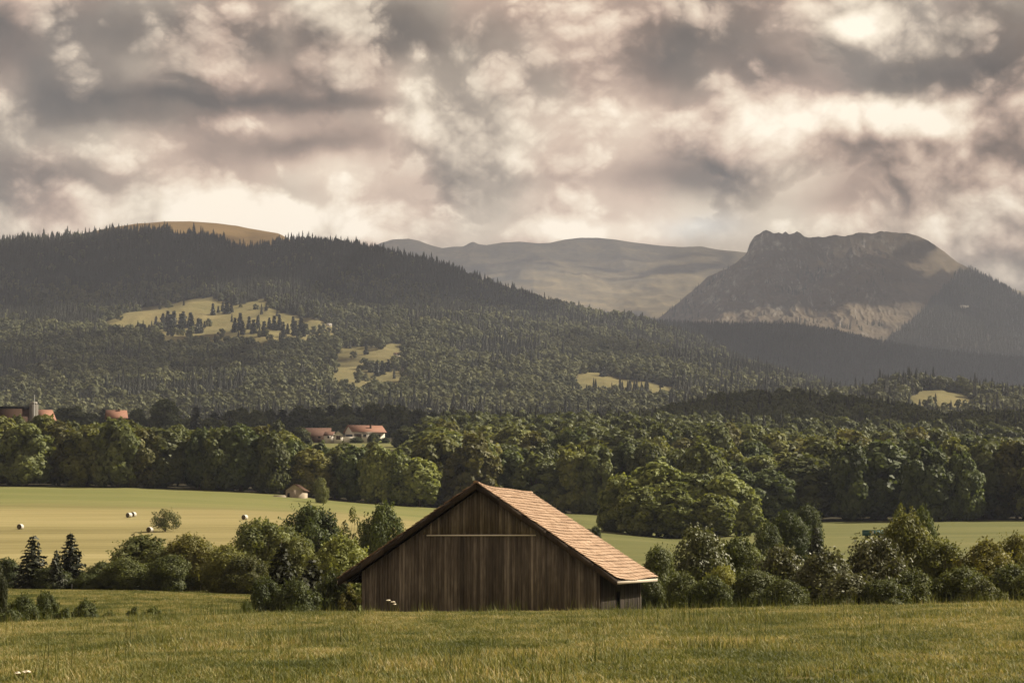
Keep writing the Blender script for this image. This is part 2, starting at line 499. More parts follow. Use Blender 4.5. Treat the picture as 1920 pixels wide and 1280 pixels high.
gold = b.ramp(b.m('SUBTRACT', t, 0.36), [(0.14, (.105, .088, .034)), (0.36, (.190, .163, .066)), (0.62, (.262, .224, .098)), (0.9, (.34, .290, .145))])
grn = b.ramp(b.m('SUBTRACT', t, 0.36), [(0.2, (.105, .118, .036)), (0.5, (.145, .152, .050)), (0.8, (.210, .195, .075))])
b.l.new(principled(b, b.mix(g, gold, grn), 0.9, 0.1, f, 0.3, 0.1), out.inputs[0])
M['ground'] = cover('field_and_wood_floor', [(0.2, (.066, .072, .024)), (0.5, (.115, .120, .040)), (0.8, (.19, .170, .068))], 0.035, (.3, 1, 1), 1.2, streak=(0.16, (.12, 1, 0), .35))
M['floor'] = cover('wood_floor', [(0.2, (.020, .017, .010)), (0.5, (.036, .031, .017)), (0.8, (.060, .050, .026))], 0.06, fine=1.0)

# --- the ground: one sheet from behind the camera to the horizon, split along its land covers
rowsY = np.concatenate([np.linspace(-120, 24, 12), np.linspace(26, 62, 40), np.linspace(62.6, 92, 70), np.linspace(93, 150, 50),
                        np.exp(np.linspace(math.log(151.5), math.log(700), 170)), np.exp(np.linspace(math.log(706), math.log(2700), 120)),
                        np.exp(np.linspace(math.log(2800), math.log(16000), 20))])
cs = np.concatenate([np.linspace(-1.4, -.30, 16)[:-1], np.linspace(-.30, .30, 241), np.linspace(.30, 1.4, 16)[1:]])
gx = cs[None, :] * (rowsY[:, None] + 190 * np.exp(-np.maximum(rowsY[:, None], 0) / 60.0))
gx[rowsY < 0] = cs[None, :] * 190
gy = np.repeat(rowsY[:, None], len(cs), 1)
gz = ground_z(gx, gy)
cx_, cy_ = (gx[:-1, :-1] + gx[1:, 1:]) / 2, (gy[:-1, :-1] + gy[1:, 1:]) / 2
cu = 960 + F * cx_ / np.maximum(cy_, 1)
reg = np.zeros(cx_.shape, int)                                   # 0 ground
reg[(cy_ < 123)] = 1                                             # meadow
reg[(cy_ >= 123) & (cy_ < 212)] = 2                              # pasture
far_edge = np.interp(cu, [-300, 430, 640, 815, 900, 3000], [643, 643, 642, 640, 640, 640])
reg[(cy_ >= 212) & (cy_ < far_edge) & (cu < 905 + .45 * (430 - cy_) + 40 * fbm(cx_ / 40, cy_ / 40, 15, 3))] = 3            # hay field
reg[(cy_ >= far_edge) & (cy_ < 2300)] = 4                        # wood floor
fm = (cy_ > 985) & (cy_ < 1110) & (cu > 545) & (cu < 850); reg[fm] = 0
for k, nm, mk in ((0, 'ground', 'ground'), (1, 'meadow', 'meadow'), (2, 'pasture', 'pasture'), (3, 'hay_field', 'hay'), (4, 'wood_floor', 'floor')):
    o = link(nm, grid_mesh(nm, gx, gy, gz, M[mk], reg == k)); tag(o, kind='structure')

# --- hills and mountains
hill = Terrain([
    (2150, [(0, 850), (1920, 850)]),
    (2450, [(-300, 800), (0, 800), (1300, 800), (1600, 800), (1920, 800)]),
    (2800, [(-300, 745), (0, 745), (640, 750), (1000, 748), (1300, 762), (1550, 768), (1640, 756), (1710, 738), (1760, 733), (1820, 744), (1920, 770), (2200, 790)]),
    (3200, [(0, 692), (500, 690), (640, 697), (760, 697), (1000, 708), (1100, 712), (1200, 720), (1400, 745), (1600, 775), (1760, 790), (1920, 800), (2200, 830)]),
    (3700, [(0, 636), (300, 622), (500, 616), (650, 630), (800, 622), (1000, 650), (1200, 683), (1400, 722), (1600, 775), (1920, 800), (2200, 830)]),
    (4300, [(0, 572), (200, 576), (350, 558), (500, 552), (650, 556), (800, 576), (1000, 612), (1200, 652), (1400, 707), (1600, 757), (1920, 800)]),
    (5000, [(-300, 470), (0, 462), (100, 455), (200, 447), (300, 440), (400, 456), (460, 474), (520, 462), (560, 463), (640, 471), (720, 486), (800, 507), (900, 538), (1000, 571), (1100, 598), (1200, 623), (1300, 657), (1400, 697), (1500, 728), (1600, 752), (1920, 800)]),
    (5450, [(-300, 490), (0, 472), (100, 460), (200, 435), (250, 427), (300, 423), (350, 421), (400, 424), (440, 429), (520, 444), (560, 470), (640, 490), (1000, 600), (1400, 720), (1920, 800)]),
    (6100, [(-300, 560), (0, 560), (600, 580), (1000, 680), (1920, 830)]),
], bump=lambda x, y: (14 * fbm(x / 420, y / 420, 21, 4) + 15 * ridged(x / 230, y / 420, 23, 3)) * sstep(2300, 3000, y) * (1 - .8 * sstep(4700, 5000, y)))
ridge2 = Terrain([
    (5000, [(900, 790), (1920, 800)]),
    (5500, [(900, 700), (1200, 702), (1500, 712), (1920, 735), (2300, 760)]),
    (6300, [(700, 640), (900, 604), (1060, 600), (1190, 612), (1280, 618), (1480, 619), (1560, 629), (1640, 649), (1750, 669), (1850, 679), (1920, 684), (2300, 730)]),
    (7000, [(700, 720), (1920, 760)]),
], bump=lambda x, y: 10 * fbm(x / 300, y / 300, 31, 4) * (1 - .7 * sstep(5900, 6200, y)))


def crag(x, y):
    u = 960 + F * x / y
    w = sstep(1170, 1320, u) * (1 - sstep(1580, 1800, u)) * sstep(7400, 8100, y)
    top = sstep(8780, 8890, y)
    wx = x + 40 * fbm(x / 150, y / 150, 5)
    g = 34 * ridged(wx / 210, y / 700, 41, 6, .6) - 8 + 16 * ridged(wx / 70, y / 260, 46, 4, .6)
    return w * g * (1 - .72 * top) + (10 * fbm(x / 260, y / 260, 43, 5) + 7 * ridged(x / 160, y / 400, 49, 4)) * (1 - .6 * top)


SKY3 = [(1100, 640), (1230, 603), (1270, 572), (1300, 550), (1330, 521), (1380, 496), (1403, 476), (1409, 458), (1418, 446), (1430, 440), (1440, 434), (1447, 437), (1456, 440), (1464, 438), (1471, 441), (1477, 436), (1483, 441), (1491, 438), (1498, 433),
        (1508, 441), (1520, 447), (1535, 446), (1552, 448), (1572, 443), (1590, 445), (1612, 439), (1640, 438), (1658, 432), (1680, 435), (1705, 436), (1722, 441), (1745, 450), (1760, 460), (1780, 474), (1800, 491), (1830, 506), (1870, 528), (1920, 556), (2050, 640), (2300, 700)]
mount = Terrain([
    (6700, [(1000, 760), (2200, 780)]),
    (7300, [(1000, 690), (1300, 668), (1500, 655), (1680, 668), (1920, 690), (2200, 740)]),
    (7900, [(1000, 665), (1200, 645), (1300, 622), (1400, 605), (1500, 600), (1650, 612), (1800, 612), (1920, 640), (2200, 720)]),
    (8500, [(1100, 650), (1230, 618), (1300, 585), (1350, 555), (1420, 528), (1500, 522), (1600, 520), (1700, 518), (1780, 535), (1850, 558), (1920, 592), (2200, 700)]),
    (8800, [(1100, 645), (1230, 608), (1270, 579), (1300, 558), (1350, 522), (1400, 500), (1440, 478), (1500, 476), (1600, 474), (1700, 468), (1760, 484), (1800, 505), (1870, 538), (1920, 566), (2200, 695)]),
    (8920, SKY3),
    (9300, [(1100, 680), (1400, 560), (1700, 520), (1920, 620), (2200, 740)]),
    (10000, [(1100, 740), (1700, 700), (2200, 780)]),
], bump=crag)
SKY4 = [(500, 520), (620, 490), (690, 467), (712, 456), (735, 450), (765, 449), (785, 453), (805, 460), (828, 466), (845, 464), (868, 463), (880, 456), (887, 454), (897, 459), (912, 461), (940, 456), (975, 455), (1010, 458), (1030, 457), (1060, 450),
        (1085, 447), (1120, 446), (1160, 451), (1200, 456), (1240, 461), (1280, 464), (1318, 463), (1350, 470), (1400, 475), (1460, 478), (1600, 490), (2000, 560)]
range4 = Terrain([
    (9000, [(400, 700), (2000, 720)]),
    (9700, [(400, 620), (700, 600), (900, 596), (1100, 600), (1300, 596), (2000, 640)]),
    (10600, [(400, 560), (700, 540), (850, 552), (1000, 530), (1150, 545), (1300, 540), (1400, 530), (2000, 600)]),
    (11200, [(500, 545), (700, 492), (800, 500), (900, 494), (1000, 482), (1100, 488), (1200, 490), (1300, 492), (1400, 498), (2000, 570)]),
    (11600, SKY4),
    (12400, [(400, 600), (700, 540), (1400, 540), (2000, 620)]),
], bump=lambda x, y: (26 * fbm(x / 500, y / 800, 51, 5) + 20 * ridged(x / 330, y / 900, 55, 4)) * (1 - .85 * sstep(11350, 11560, y)))

CLEAR = [
    [(165, 612), (215, 590), (255, 574), (300, 568), (345, 553), (395, 546), (425, 556), (445, 566), (470, 560), (496, 550), (508, 560), (502, 574), (530, 582), (560, 592), (600, 600), (632, 608), (650, 622), (640, 646), (600, 642), (560, 650), (530, 644), (480, 654), (440, 642), (400, 648), (360, 640), (320, 646), (300, 632), (260, 620), (210, 618)],
    [(628, 652), (660, 647), (700, 648), (752, 643), (768, 658), (760, 680), (772, 712), (748, 734), (700, 728), (660, 736), (616, 716)],
    [(1086, 682), (1150, 692), (1200, 702), (1268, 720), (1280, 741), (1240, 748), (1180, 743), (1130, 738), (1082, 722)],
    [(1690, 752), (1712, 730), (1760, 724), (1806, 730), (1836, 750), (1810, 770), (1735, 770)],
]


def hill_open(x, y, z):
    px, py = px_of(x, y, z)
    w1 = 15 * fbm(x / 120, y / 120, 61, 4, .6); w2 = -7 + 11 * fbm(x / 110, y / 110, 67, 4, .6)
    r = np.zeros(np.shape(px), bool)
    for p in CLEAR: r |= in_poly(px + w1, py + w2, p)
    r |= (y > 5060) & (px > 180) & (px < 560)
    r |= (y > 4880) & in_poly(px, py, [(300, 415), (540, 440), (505, 476), (465, 476), (430, 468), (402, 452), (330, 448)]) & (vnoise(x / 40, y / 40, 5) < .22)
    return r


def hill_mat(name, wood, grass_stops, rock=None, high=False):
    m, b, out = mat_new(name)
    P = b.node('ShaderNodeNewGeometry'); Po = P.outputs['Position']
    op = b.attr('open')
    n = b.noise(b.v('MULTIPLY', Po, (1, 1, 2.0)), 0.006, 7, 0.62); f = b.noise(Po, 0.05, 6, 0.65)
    t = b.m('ADD', b.m('MULTIPLY', n, 0.7), b.m('MULTIPLY', f, 0.3))
    g = b.ramp(t, grass_stops)
    if high:   # the dry alp on the summit is browner than the glades
        sz = b.node('ShaderNodeSeparateXYZ'); b.l.new(Po, sz.inputs[0])
        g = b.mix(b.mapr(sz.outputs[2], 560, 640, 0, 1), g, b.ramp(t, [(0.3, (.085, .055, .022)), (0.5, (.135, .090, .038)), (0.7, (.185, .125, .055))]))
    c = b.mix(op, wood, g)
    if rock:
        sx = b.node('ShaderNodeSeparateXYZ'); b.l.new(P.outputs['Normal'], sx.inputs[0])
        rk = b.attr('rock')
        n3 = b.noise(b.v('MULTIPLY', Po, (1, .35, .35)), 0.020, 9, 0.70, 0.4)
        k = b.m('ADD', b.m('MULTIPLY', b.m('SUBTRACT', 0.82, sx.outputs[2]), 3.0), b.m('MULTIPLY', b.m('SUBTRACT', n3, 0.52), 4.5))
        k = b.m('MULTIPLY', b.m('MINIMUM', b.m('MAXIMUM', k, 0.0), 1.0), rk)
        rc = b.ramp(b.noise(b.v('MULTIPLY', Po, (1, 1, .5)), 0.03, 8, 0.7), [(0.3, (.05, .048, .045)), (0.5, (.16, .154, .148)), (0.68, (.42, .405, .38))])
        c = b.mix(k, c, rc)
    b.l.new(principled(b, c, 0.92, 0.08, f, 0.5, 6.0), out.inputs[0])
    return m


M['hill'] = hill_mat('hill_cover', (.022, .021, .014), [(0.3, (.085, .078, .032)), (0.48, (.150, .132, .056)), (0.66, (.215, .178, .082))], high=True)
M['ridge2'] = hill_mat('ridge_cover', (.016, .017, .013), [(0.3, (.08, .07, .03)), (0.7, (.14, .11, .05))])
M['mount'] = hill_mat('mountain_cover', (.030, .028, .020), [(0.3, (.055, .044, .028)), (0.5, (.088, .069, .044)), (0.7, (.140, .108, .068))], rock=True)
M['range4'] = hill_mat('far_range_cover', (.030, .028, .022), [(0.32, (.060, .050, .030)), (0.5, (.105, .086, .050)), (0.66, (.190, .152, .085))])


def fan(T, name, y0, y1, ny, u0, u1, nu, mat, attrs):
    yy = np.linspace(y0, y1, ny); uu = np.linspace(u0, u1, nu)
    Y = np.repeat(yy[:, None], nu, 1); X = (uu[None, :] - 960) / F * Y
    Z = T(X, Y)
    o = link(name, grid_mesh(name, X, Y, Z, mat, None, attrs(X, Y, Z))); tag(o, kind='structure')
    return o


fan(hill, 'hill', 2160, 6100, 330, -420, 2350, 400, M['hill'], lambda X, Y, Z: {'open': hill_open(X, Y, Z).astype(float)})
fan(ridge2, 'forested_ridge', 5000, 7000, 110, 650, 2350, 220, M['ridge2'], lambda X, Y, Z: {'open': np.zeros(X.shape)})


def m_attr(X, Y, Z):
    px, py = px_of(X, Y, Z)
    wd = in_poly(px, py + 10 * fbm(X / 80, Y / 80, 3), [(1660, 640), (1720, 590), (1800, 508), (1830, 506), (1920, 550), (2300, 690), (2300, 760), (1660, 760)])
    return {'open': 1.0 - wd, 'rock': sstep(1190, 1330, px) * (1 - sstep(1600, 1760, px + 60 * fbm(X / 200, Y / 200, 8)))}


fan(mount, 'mountain', 6700, 10000, 520, 1000, 2300, 860, M['mount'], m_attr)


def r_attr(X, Y, Z):
    px, py = px_of(X, Y, Z)
    k = fbm(X / 420, Y / 600, 71, 4)
    return {'open': np.clip(1.0 - sstep(.02, .2, k + .25 * sstep(520, 590, py) - .12) * sstep(475, 530, py), 0, 1)}


fan(range4, 'far_range', 9000, 12400, 240, 400, 2000, 420, M['range4'], r_attr)

# ------------------------------------------------------------------ scattered ground cover and far woods (nobody could count these)
def scatter(name, pts, rot, scl, idx, protos, label=None):
    me = bpy.data.meshes.new(name); n = len(pts)
    me.vertices.add(n); me.vertices.foreach_set('co', np.asarray(pts, np.float32).ravel())
    r = np.zeros((n, 3), np.float32); r[:, 2] = rot
    a = me.attributes.new('rot', 'FLOAT_VECTOR', 'POINT'); a.data.foreach_set('vector', r.ravel())
    a = me.attributes.new('scl', 'FLOAT_VECTOR', 'POINT'); a.data.foreach_set('vector', np.asarray(scl, np.float32).ravel())
    a = me.attributes.new('idx', 'INT', 'POINT'); a.data.foreach_set('value', np.asarray(idx, np.int32))
    o = link(name, me); tag(o, label=label, kind='stuff')
    c = bpy.data.collections.new(name + '_kinds')
    for k, p in enumerate(protos):
        q = bpy.data.objects.new('%s_kind_%02d' % (name, k), p); c.objects.link(q)
    g = bpy.data.node_groups.new(name, 'GeometryNodeTree')
    g.interface.new_socket('Geometry', in_out='INPUT', socket_type='NodeSocketGeometry'); g.interface.new_socket('Geometry', in_out='OUTPUT', socket_type='NodeSocketGeometry')
    N, L = g.nodes, g.links
    gi, go = N.new('NodeGroupInput'), N.new('NodeGroupOutput')
    m2p = N.new('GeometryNodeMeshToPoints'); ip = N.new('GeometryNodeInstanceOnPoints'); ci = N.new('GeometryNodeCollectionInfo')
    ci.inputs['Collection'].default_value = c; ci.inputs['Separate Children'].default_value = True; ci.inputs['Reset Children'].default_value = True
    ip.inputs['Pick Instance'].default_value = True

    def at(nm, ty):
        x = N.new('GeometryNodeInputNamedAttribute'); x.data_type = ty; x.inputs['Name'].default_value = nm; return x.outputs['Attribute']
    L.new(gi.outputs[0], m2p.inputs[0]); L.new(m2p.outputs[0], ip.inputs['Points']); L.new(ci.outputs[0], ip.inputs['Instance'])
    L.new(at('idx', 'INT'), ip.inputs['Instance Index']); L.new(at('scl', 'FLOAT_VECTOR'), ip.inputs['Scale'])
    e = N.new('FunctionNodeEulerToRotation'); L.new(at('rot', 'FLOAT_VECTOR'), e.inputs[0]); L.new(e.outputs[0], ip.inputs['Rotation'])
    L.new(ip.outputs[0], go.inputs[0])
    md = o.modifiers.new('scatter', 'NODES'); md.node_group = g
    return o


def unit(v): return v / np.maximum(np.linalg.norm(v, axis=-1, keepdims=True), 1e-9)


def leaf_quads(C, N, size, rng, aspect=1.5):
    """one small diamond-shaped leaf spray per centre, facing about N"""
    n = len(C)
    t = unit(np.cross(N, unit(rng.normal(size=(n, 3))))); bt = np.cross(N, t)
    s = (size * rng.uniform(.6, 1.35, n))[:, None]
    V = np.empty((n, 4, 3))
    V[:, 0] = C - t * s * aspect; V[:, 1] = C - bt * s + N * s * .25; V[:, 2] = C + t * s * aspect; V[:, 3] = C + bt * s + N * s * .25
    return V.reshape(-1, 3), np.arange(n * 4).reshape(-1, 4)


def crown_clumps(rng, h, w, base, n, top_heavy=0.0, squash=.8):
    """clump centres and radii filling an uneven dome"""
    C, R = [], []
    hz = h * (1 - base)
    ga = rng.uniform(0, 6.28)
    for i in range(n):
        t = (i + rng.uniform(0, 1)) / n
        a = ga + i * 2.399 + rng.uniform(-.4, .4)
        env = math.sqrt(max(0.0, 1 - ((t - .40 - .1 * top_heavy) / (.60 if t > .4 else .62)) ** 2)) * rng.uniform(.82, 1.08)
        r = w / 2 * env * (rng.uniform(.55, .88) if rng.random() < .8 else rng.uniform(.1, .5))
        cr = w / 2 * rng.uniform(.20, .50) * (1.0 - .25 * t)
        C.append((math.cos(a) * r, math.sin(a) * r, h * base + cr * .6 + t * (hz - cr * 1.35))); R.append(cr)
    return np.array(C), np.array(R)


def foliage(rng, C, R, nleaf, size, h, w, squash=.82, shell=.62, rnd=.5, sprigs=0):
    wts = R ** 2 / (R ** 2).sum(); k = rng.choice(len(C), nleaf, p=wts)
    d = unit(rng.normal(size=(nleaf, 3)))
    rad = R[k] * (shell + (1.12 - shell) * rng.random(nleaf) ** .6)
    P = C[k] + d * rad[:, None] * np.array([1, 1, squash])
    mid = np.array([0, 0, h * .5]); out = unit((P - mid) * np.array([1, 1, .8]))
    keep = (d * out).sum(1) > rng.uniform(-.75, .1, nleaf)
    P, d, k = P[keep], d[keep], k[keep]; out = out[keep]
    N = unit(d * .9 + out * .45 + rng.normal(size=P.shape) * rnd + np.array([0, 0, .25]))
    if sprigs:      # shoots that stick out of the outline
        kk = rng.integers(0, len(C), sprigs); dd = unit(rng.normal(size=(sprigs, 3)) + np.array([0, 0, .9])); L = R[kk] * rng.uniform(.3, .75, sprigs)
        for q in np.linspace(0, 1, 7):
            pp = C[kk] + dd * (R[kk] * .95 * np.array([1.0]) + L * q)[:, None] * np.array([1, 1, .95]) + rng.normal(0, size * .6, (sprigs, 3))
            P = np.concatenate([P, pp]); k = np.concatenate([k, kk]); N = np.concatenate([N, unit(dd + rng.normal(size=dd.shape) * .9)])
    V, Qd = leaf_quads(P, N, size, rng)
    ct = rng.normal(0, .16, len(C))
    tint = np.clip(.5 + ct[k] + rng.normal(0, .2, len(P)), 0, 1)
    return V, Qd, tint


def stem_mesh(rng, name, h, w, base, C, mat, multi=1, r0=None, limbs=8):
    mb = MB(); r0 = r0 or h * .022
    for q in range(multi):
        a = rng.uniform(0, 6.28); off = 0 if multi == 1 else w * .10
        p0 = np.array([math.cos(a) * off, math.sin(a) * off, -.4]); top = np.array([math.cos(a) * off * 2.2 + rng.normal(0, .03 * w), math.sin(a) * off * 2.2 + rng.normal(0, .03 * w), h * .72])
        mid = (p0 + top) / 2 + rng.normal(0, .02 * w, 3)
        mb.tube([p0, p0 * .7 + mid * .3, mid, top], [r0 * 1.25, r0, r0 * .75, r0 * .22], 7)
        for c in C[rng.choice(len(C), min(limbs, len(C)), replace=False)]:
            t = rng.uniform(.15, .7); s = p0 * (1 - t) + top * t
            m2 = s * .45 + c * .55 + np.array([0, 0, -.04 * h])
            mb.tube([s, m2, c], [r0 * .5, r0 * .33, r0 * .12], 5)
    return mb.mesh(name, mat, True)


M['bark'] = plain('bark', (.085, .070, .052), .9, .1, .35, 6.0, (1, 1, .3), .5)
M['leaf'] = leaf_mat('broadleaf_leaves', (.036, .048, .018), (.148, .166, .064), .34, .6, .25)
M['leaf_silver'] = leaf_mat('silvery_leaves', (.046, .052, .024), (.135, .140, .075), .25, .5, .3)
M['needle'] = leaf_mat('spruce_needles', (.020, .026, .014), (.046, .050, .024), .12, .6, .25)
M['leaf_far'] = leaf_mat('far_leaves', (.034, .042, .020), (.165, .170, .080), .2, .7, .15, False, .011)
M['needle_far'] = leaf_mat('far_needles', (.018, .022, .014), (.058, .058, .036), .05, .7, .15, False, .011)


def broadleaf(seed, h, w, base, nclump, nleaf, size, mat, multi=1, shell=.62, squash=.82, sprigs=0):
    rng = np.random.default_rng(seed)
    C, R = crown_clumps(rng, h, w, base, nclump)
    V, Qd, t = foliage(rng, C, R, nleaf, size, h, w, squash, shell, sprigs=sprigs)
    return (new_mesh('crown', V, Qd, mat=mat, fattr={'tint': t}), stem_mesh(rng, 'trunk', h, w, base, C, M['bark'], multi, None if multi == 1 else h * .012), h, w)


def spruce(seed, h, w, nw, size, mat, droop=.35):
    rng = np.random.default_rng(seed); P, N, T = [], [], []
    dirs = []
    for i in range(nw):
        t = (i + .3) / nw; z = h * (.06 + .92 * t)
        rr = w / 2 * (1 - t) ** .85 * rng.uniform(.78, 1.12) + .04 * w
        nb = max(4, int(11 * (1 - t) + 3)); a0 = rng.uniform(0, 6.28)
        for j in range(nb):
            a = a0 + 6.283 * j / nb + rng.uniform(-.25, .25); L = rr * rng.uniform(.7, 1.15)
            for q in range(max(2, int(L / size * .9))):
                s = (q + rng.random()) / max(2, int(L / size * .9)); r = L * (.12 + .9 * s)
                dz = -droop * r * (1 - .55 * s) + rng.normal(0, .02 * h / nw)
                for e in range(2):
                    P.append((math.cos(a) * r + rng.normal(0, size * .5), math.sin(a) * r + rng.normal(0, size * .5), z + dz - rng.random() * size * 1.1))
                    N.append((math.cos(a) * .45 + rng.normal(0, .4), math.sin(a) * .45 + rng.normal(0, .4), .55 + rng.normal(0, .3))); T.append(.35 + .35 * s + rng.normal(0, .15))
    V, Qd = leaf_quads(np.array(P), unit(np.array(N)), size, rng, 1.9)
    mb = MB(); mb.tube([(0, 0, -.4), (0, 0, h * .5), (0, 0, h * .99)], [h * .02, h * .012, h * .002], 6)
    return (new_mesh('crown', V, Qd, mat=mat, fattr={'tint': np.clip(T, 0, 1)}), mb.mesh('trunk', M['bark'], True), h, w)


def far_conifer(seed, h, w):
    """a spruce some kilometres off: ragged tiers of drooping sprays round a leader"""
    rng = np.random.default_rng(seed); V, Tn = [], []
    nt_ = 9
    for i in range(nt_):
        t0 = i / nt_; r = w / 2 * (1 - t0) ** .8 * rng.uniform(.8, 1.15); z1 = h * min(1.0, t0 + .26)
        n = 8; a0 = rng.uniform(0, 6)
        for j in range(n):
            a = a0 + 6.283 * j / n + rng.uniform(-.2, .2); rj = r * rng.uniform(.7, 1.25); da = .55
            V += [(math.cos(a - da) * rj * .62, math.sin(a - da) * rj * .62, h * t0 + .03 * h), (math.cos(a) * rj, math.sin(a) * rj, h * t0 - rng.uniform(0, .04) * h), (0, 0, z1),
                  (math.cos(a) * rj, math.sin(a) * rj, h * t0 - .01 * h), (math.cos(a + da) * rj * .62, math.sin(a + da) * rj * .62, h * t0 + .03 * h), (0, 0, z1)]
            q = rng.uniform(.1, .9); Tn += [q, q * .8]
    return new_mesh('far_conifer', np.array(V), tris=np.arange(len(V)).reshape(-1, 3), mat=M['needle_far'], fattr={'tint': Tn})


def far_broadleaf(seed, h, w, n=230, size=1.25, mat=None):
    rng = np.random.default_rng(seed)
    C, R = crown_clumps(rng, h, w, .08, 8)
    V, Qd, t = foliage(rng, C, R, n, size, h, w, .85, .75, rnd=.22)
    return new_mesh('far_broadleaf', V, Qd, mat=mat or M['leaf_far'], fattr={'tint': t})


FAR_C = [far_conifer(100 + k, 20 + 3 * k, 8.0 + .5 * k) for k in range(3)]
FAR_B = [far_broadleaf(120 + k, 12.5 + 1.2 * k, 12.5 + k * .9, 300, 1.15) for k in range(5)]


def jitter_grid(y0, y1, u0, u1, step):
    xs = np.arange((u0 - 960) / F * y1, (u1 - 960) / F * y1, step); ys = np.arange(y0, y1, step)
    X, Y = np.meshgrid(xs, ys); X = (X + RNG.uniform(-.48, .48, X.shape) * step).ravel(); Y = (Y + RNG.uniform(-.48, .48, Y.shape) * step).ravel()
    u = 960 + F * X / Y; k = (u > u0) & (u < u1)
    return X[k], Y[k]


# the wooded hill
x, y = jitter_grid(2380, 5030, -140, 2060, 8.7); z = hill(x, y)
op_ = hill_open(x, y, z); k = (~op_ | ((y < 5000) & (RNG.random(len(x)) < .008 + .35 * (fbm(x / 45, y / 45, 69, 2) > .42)))) & (z > ground_z(x, y) - 3); x, y, z = x[k], y[k], z[k]
px, py = px_of(x, y, z)
pc = sstep(640, 500, py + 90 * fbm(x / 220, y / 220, 81, 3)) * .93 + .03 + .8 * (fbm(x / 130, y / 130, 83, 3) > .22)
pc = np.where((px > 1250) & (py > 640), np.maximum(pc, .30), pc)
con = RNG.random(len(x)) < pc
s = np.clip(RNG.normal(.88, .22, len(x)) + .5 * fbm(x / 90, y / 90, 87, 2), .42, 1.45); s = np.where(con, s * .9, s * .94)
# low edges of the mixed wood
idx = np.where(con, RNG.integers(0, 3, len(x)), 3 + RNG.integers(0, 5, len(x)))
scatter('hill_forest', np.stack([x, y, z - .5], 1), RNG.uniform(0, 6.28, len(x)), np.stack([s, s, s * RNG.uniform(.8, 1.15, len(x))], 1), idx, FAR_C + FAR_B,
        'mixed conifer and broadleaf forest covering the grassy-topped hill')
# the dark middle ridge
x, y = jitter_grid(5250, 6340, 850, 2080, 10.5); z = ridge2(x, y); k = z > hill(x, np.minimum(y, 6100)) - 10; x, y, z = x[k], y[k], z[k]
s = RNG.uniform(.6, 1.0, len(x))
scatter('ridge_forest', np.stack([x, y, z - .5], 1), RNG.uniform(0, 6.28, len(x)), np.stack([s, s, s], 1), RNG.integers(0, 3, len(x)), FAR_C,
        'dark spruce forest on the low ridge below the rocky mountain')
# the wooded shoulder and the scattered trees of the mountain
x, y = jitter_grid(7300, 8925, 1200, 2100, 12.0); z = mount(x, y); px, py = px_of(x, y, z)
wd = in_poly(px, py + 10 * fbm(x / 80, y / 80, 3), [(1665, 640), (1720, 590), (1800, 508), (1830, 507), (1920, 551), (2300, 690), (2300, 760), (1665, 760)])
sp = (fbm(x / 120, y / 120, 91, 3) > .22) & (px < 1660) & (py > 505) & (RNG.random(len(x)) < .35)
k = wd | sp; x, y, z = x[k], y[k], z[k]; s = RNG.uniform(.55, .95, len(x))
scatter('mountain_forest', np.stack([x, y, z - .5], 1), RNG.uniform(0, 6.28, len(x)), np.stack([s, s, s], 1), RNG.integers(0, 3, len(x)), FAR_C,
        'conifers on the dark shoulder and crags of the rocky mountain')

# ------------------------------------------------------------------ meadow grass
M['grass'] = None
m, b, out = mat_new('grass_blades'); M['grass'] = m
P = b.node('ShaderNodeNewGeometry').outputs['Position']; oi = b.node('ShaderNodeObjectInfo')
t = b.attr('tint'); n = b.noise(b.v('MULTIPLY', P, (1, .45, 0)), 0.42, 4, 0.6); n2 = b.noise(b.v('MULTIPLY', P, (1, .5, 0)), 1.7, 3, 0.6)
k = b.m('ADD', b.m('ADD', b.m('MULTIPLY', b.m('SUBTRACT', b.noise(b.v('MULTIPLY', P, (1, .5, 0)), 0.12, 3), 0.5), 1.1), b.m('MULTIPLY', b.m('SUBTRACT', n, 0.5), 1.5)), b.m('ADD', b.m('MULTIPLY', b.m('SUBTRACT', n2, 0.5), 0.7), b.m('ADD', b.m('MULTIPLY', t, 0.75), b.m('MULTIPLY', oi.outputs['Random'], 0.12))))
c = b.ramp(k, [(0.0, (.062, .078, .020)), (0.30, (.130, .148, .040)), (0.58, (.215, .215, .070)), (0.90, (.45, .37, .185))])
pr = principled(b, c, 0.6, 0.25)
tr = b.node('ShaderNodeBsdfTranslucent'); b.l.new(b.mix(1.0, c, (1.2, 1.15, .6), 'MULTIPLY'), tr.inputs[0])
ms = b.node('ShaderNodeMixShader'); ms.inputs[0].default_value = 0.3
b.l.new(pr, ms.inputs[1]); b.l.new(tr.outputs[0], ms.inputs[2]); b.l.new(ms.outputs[0], out.inputs[0])


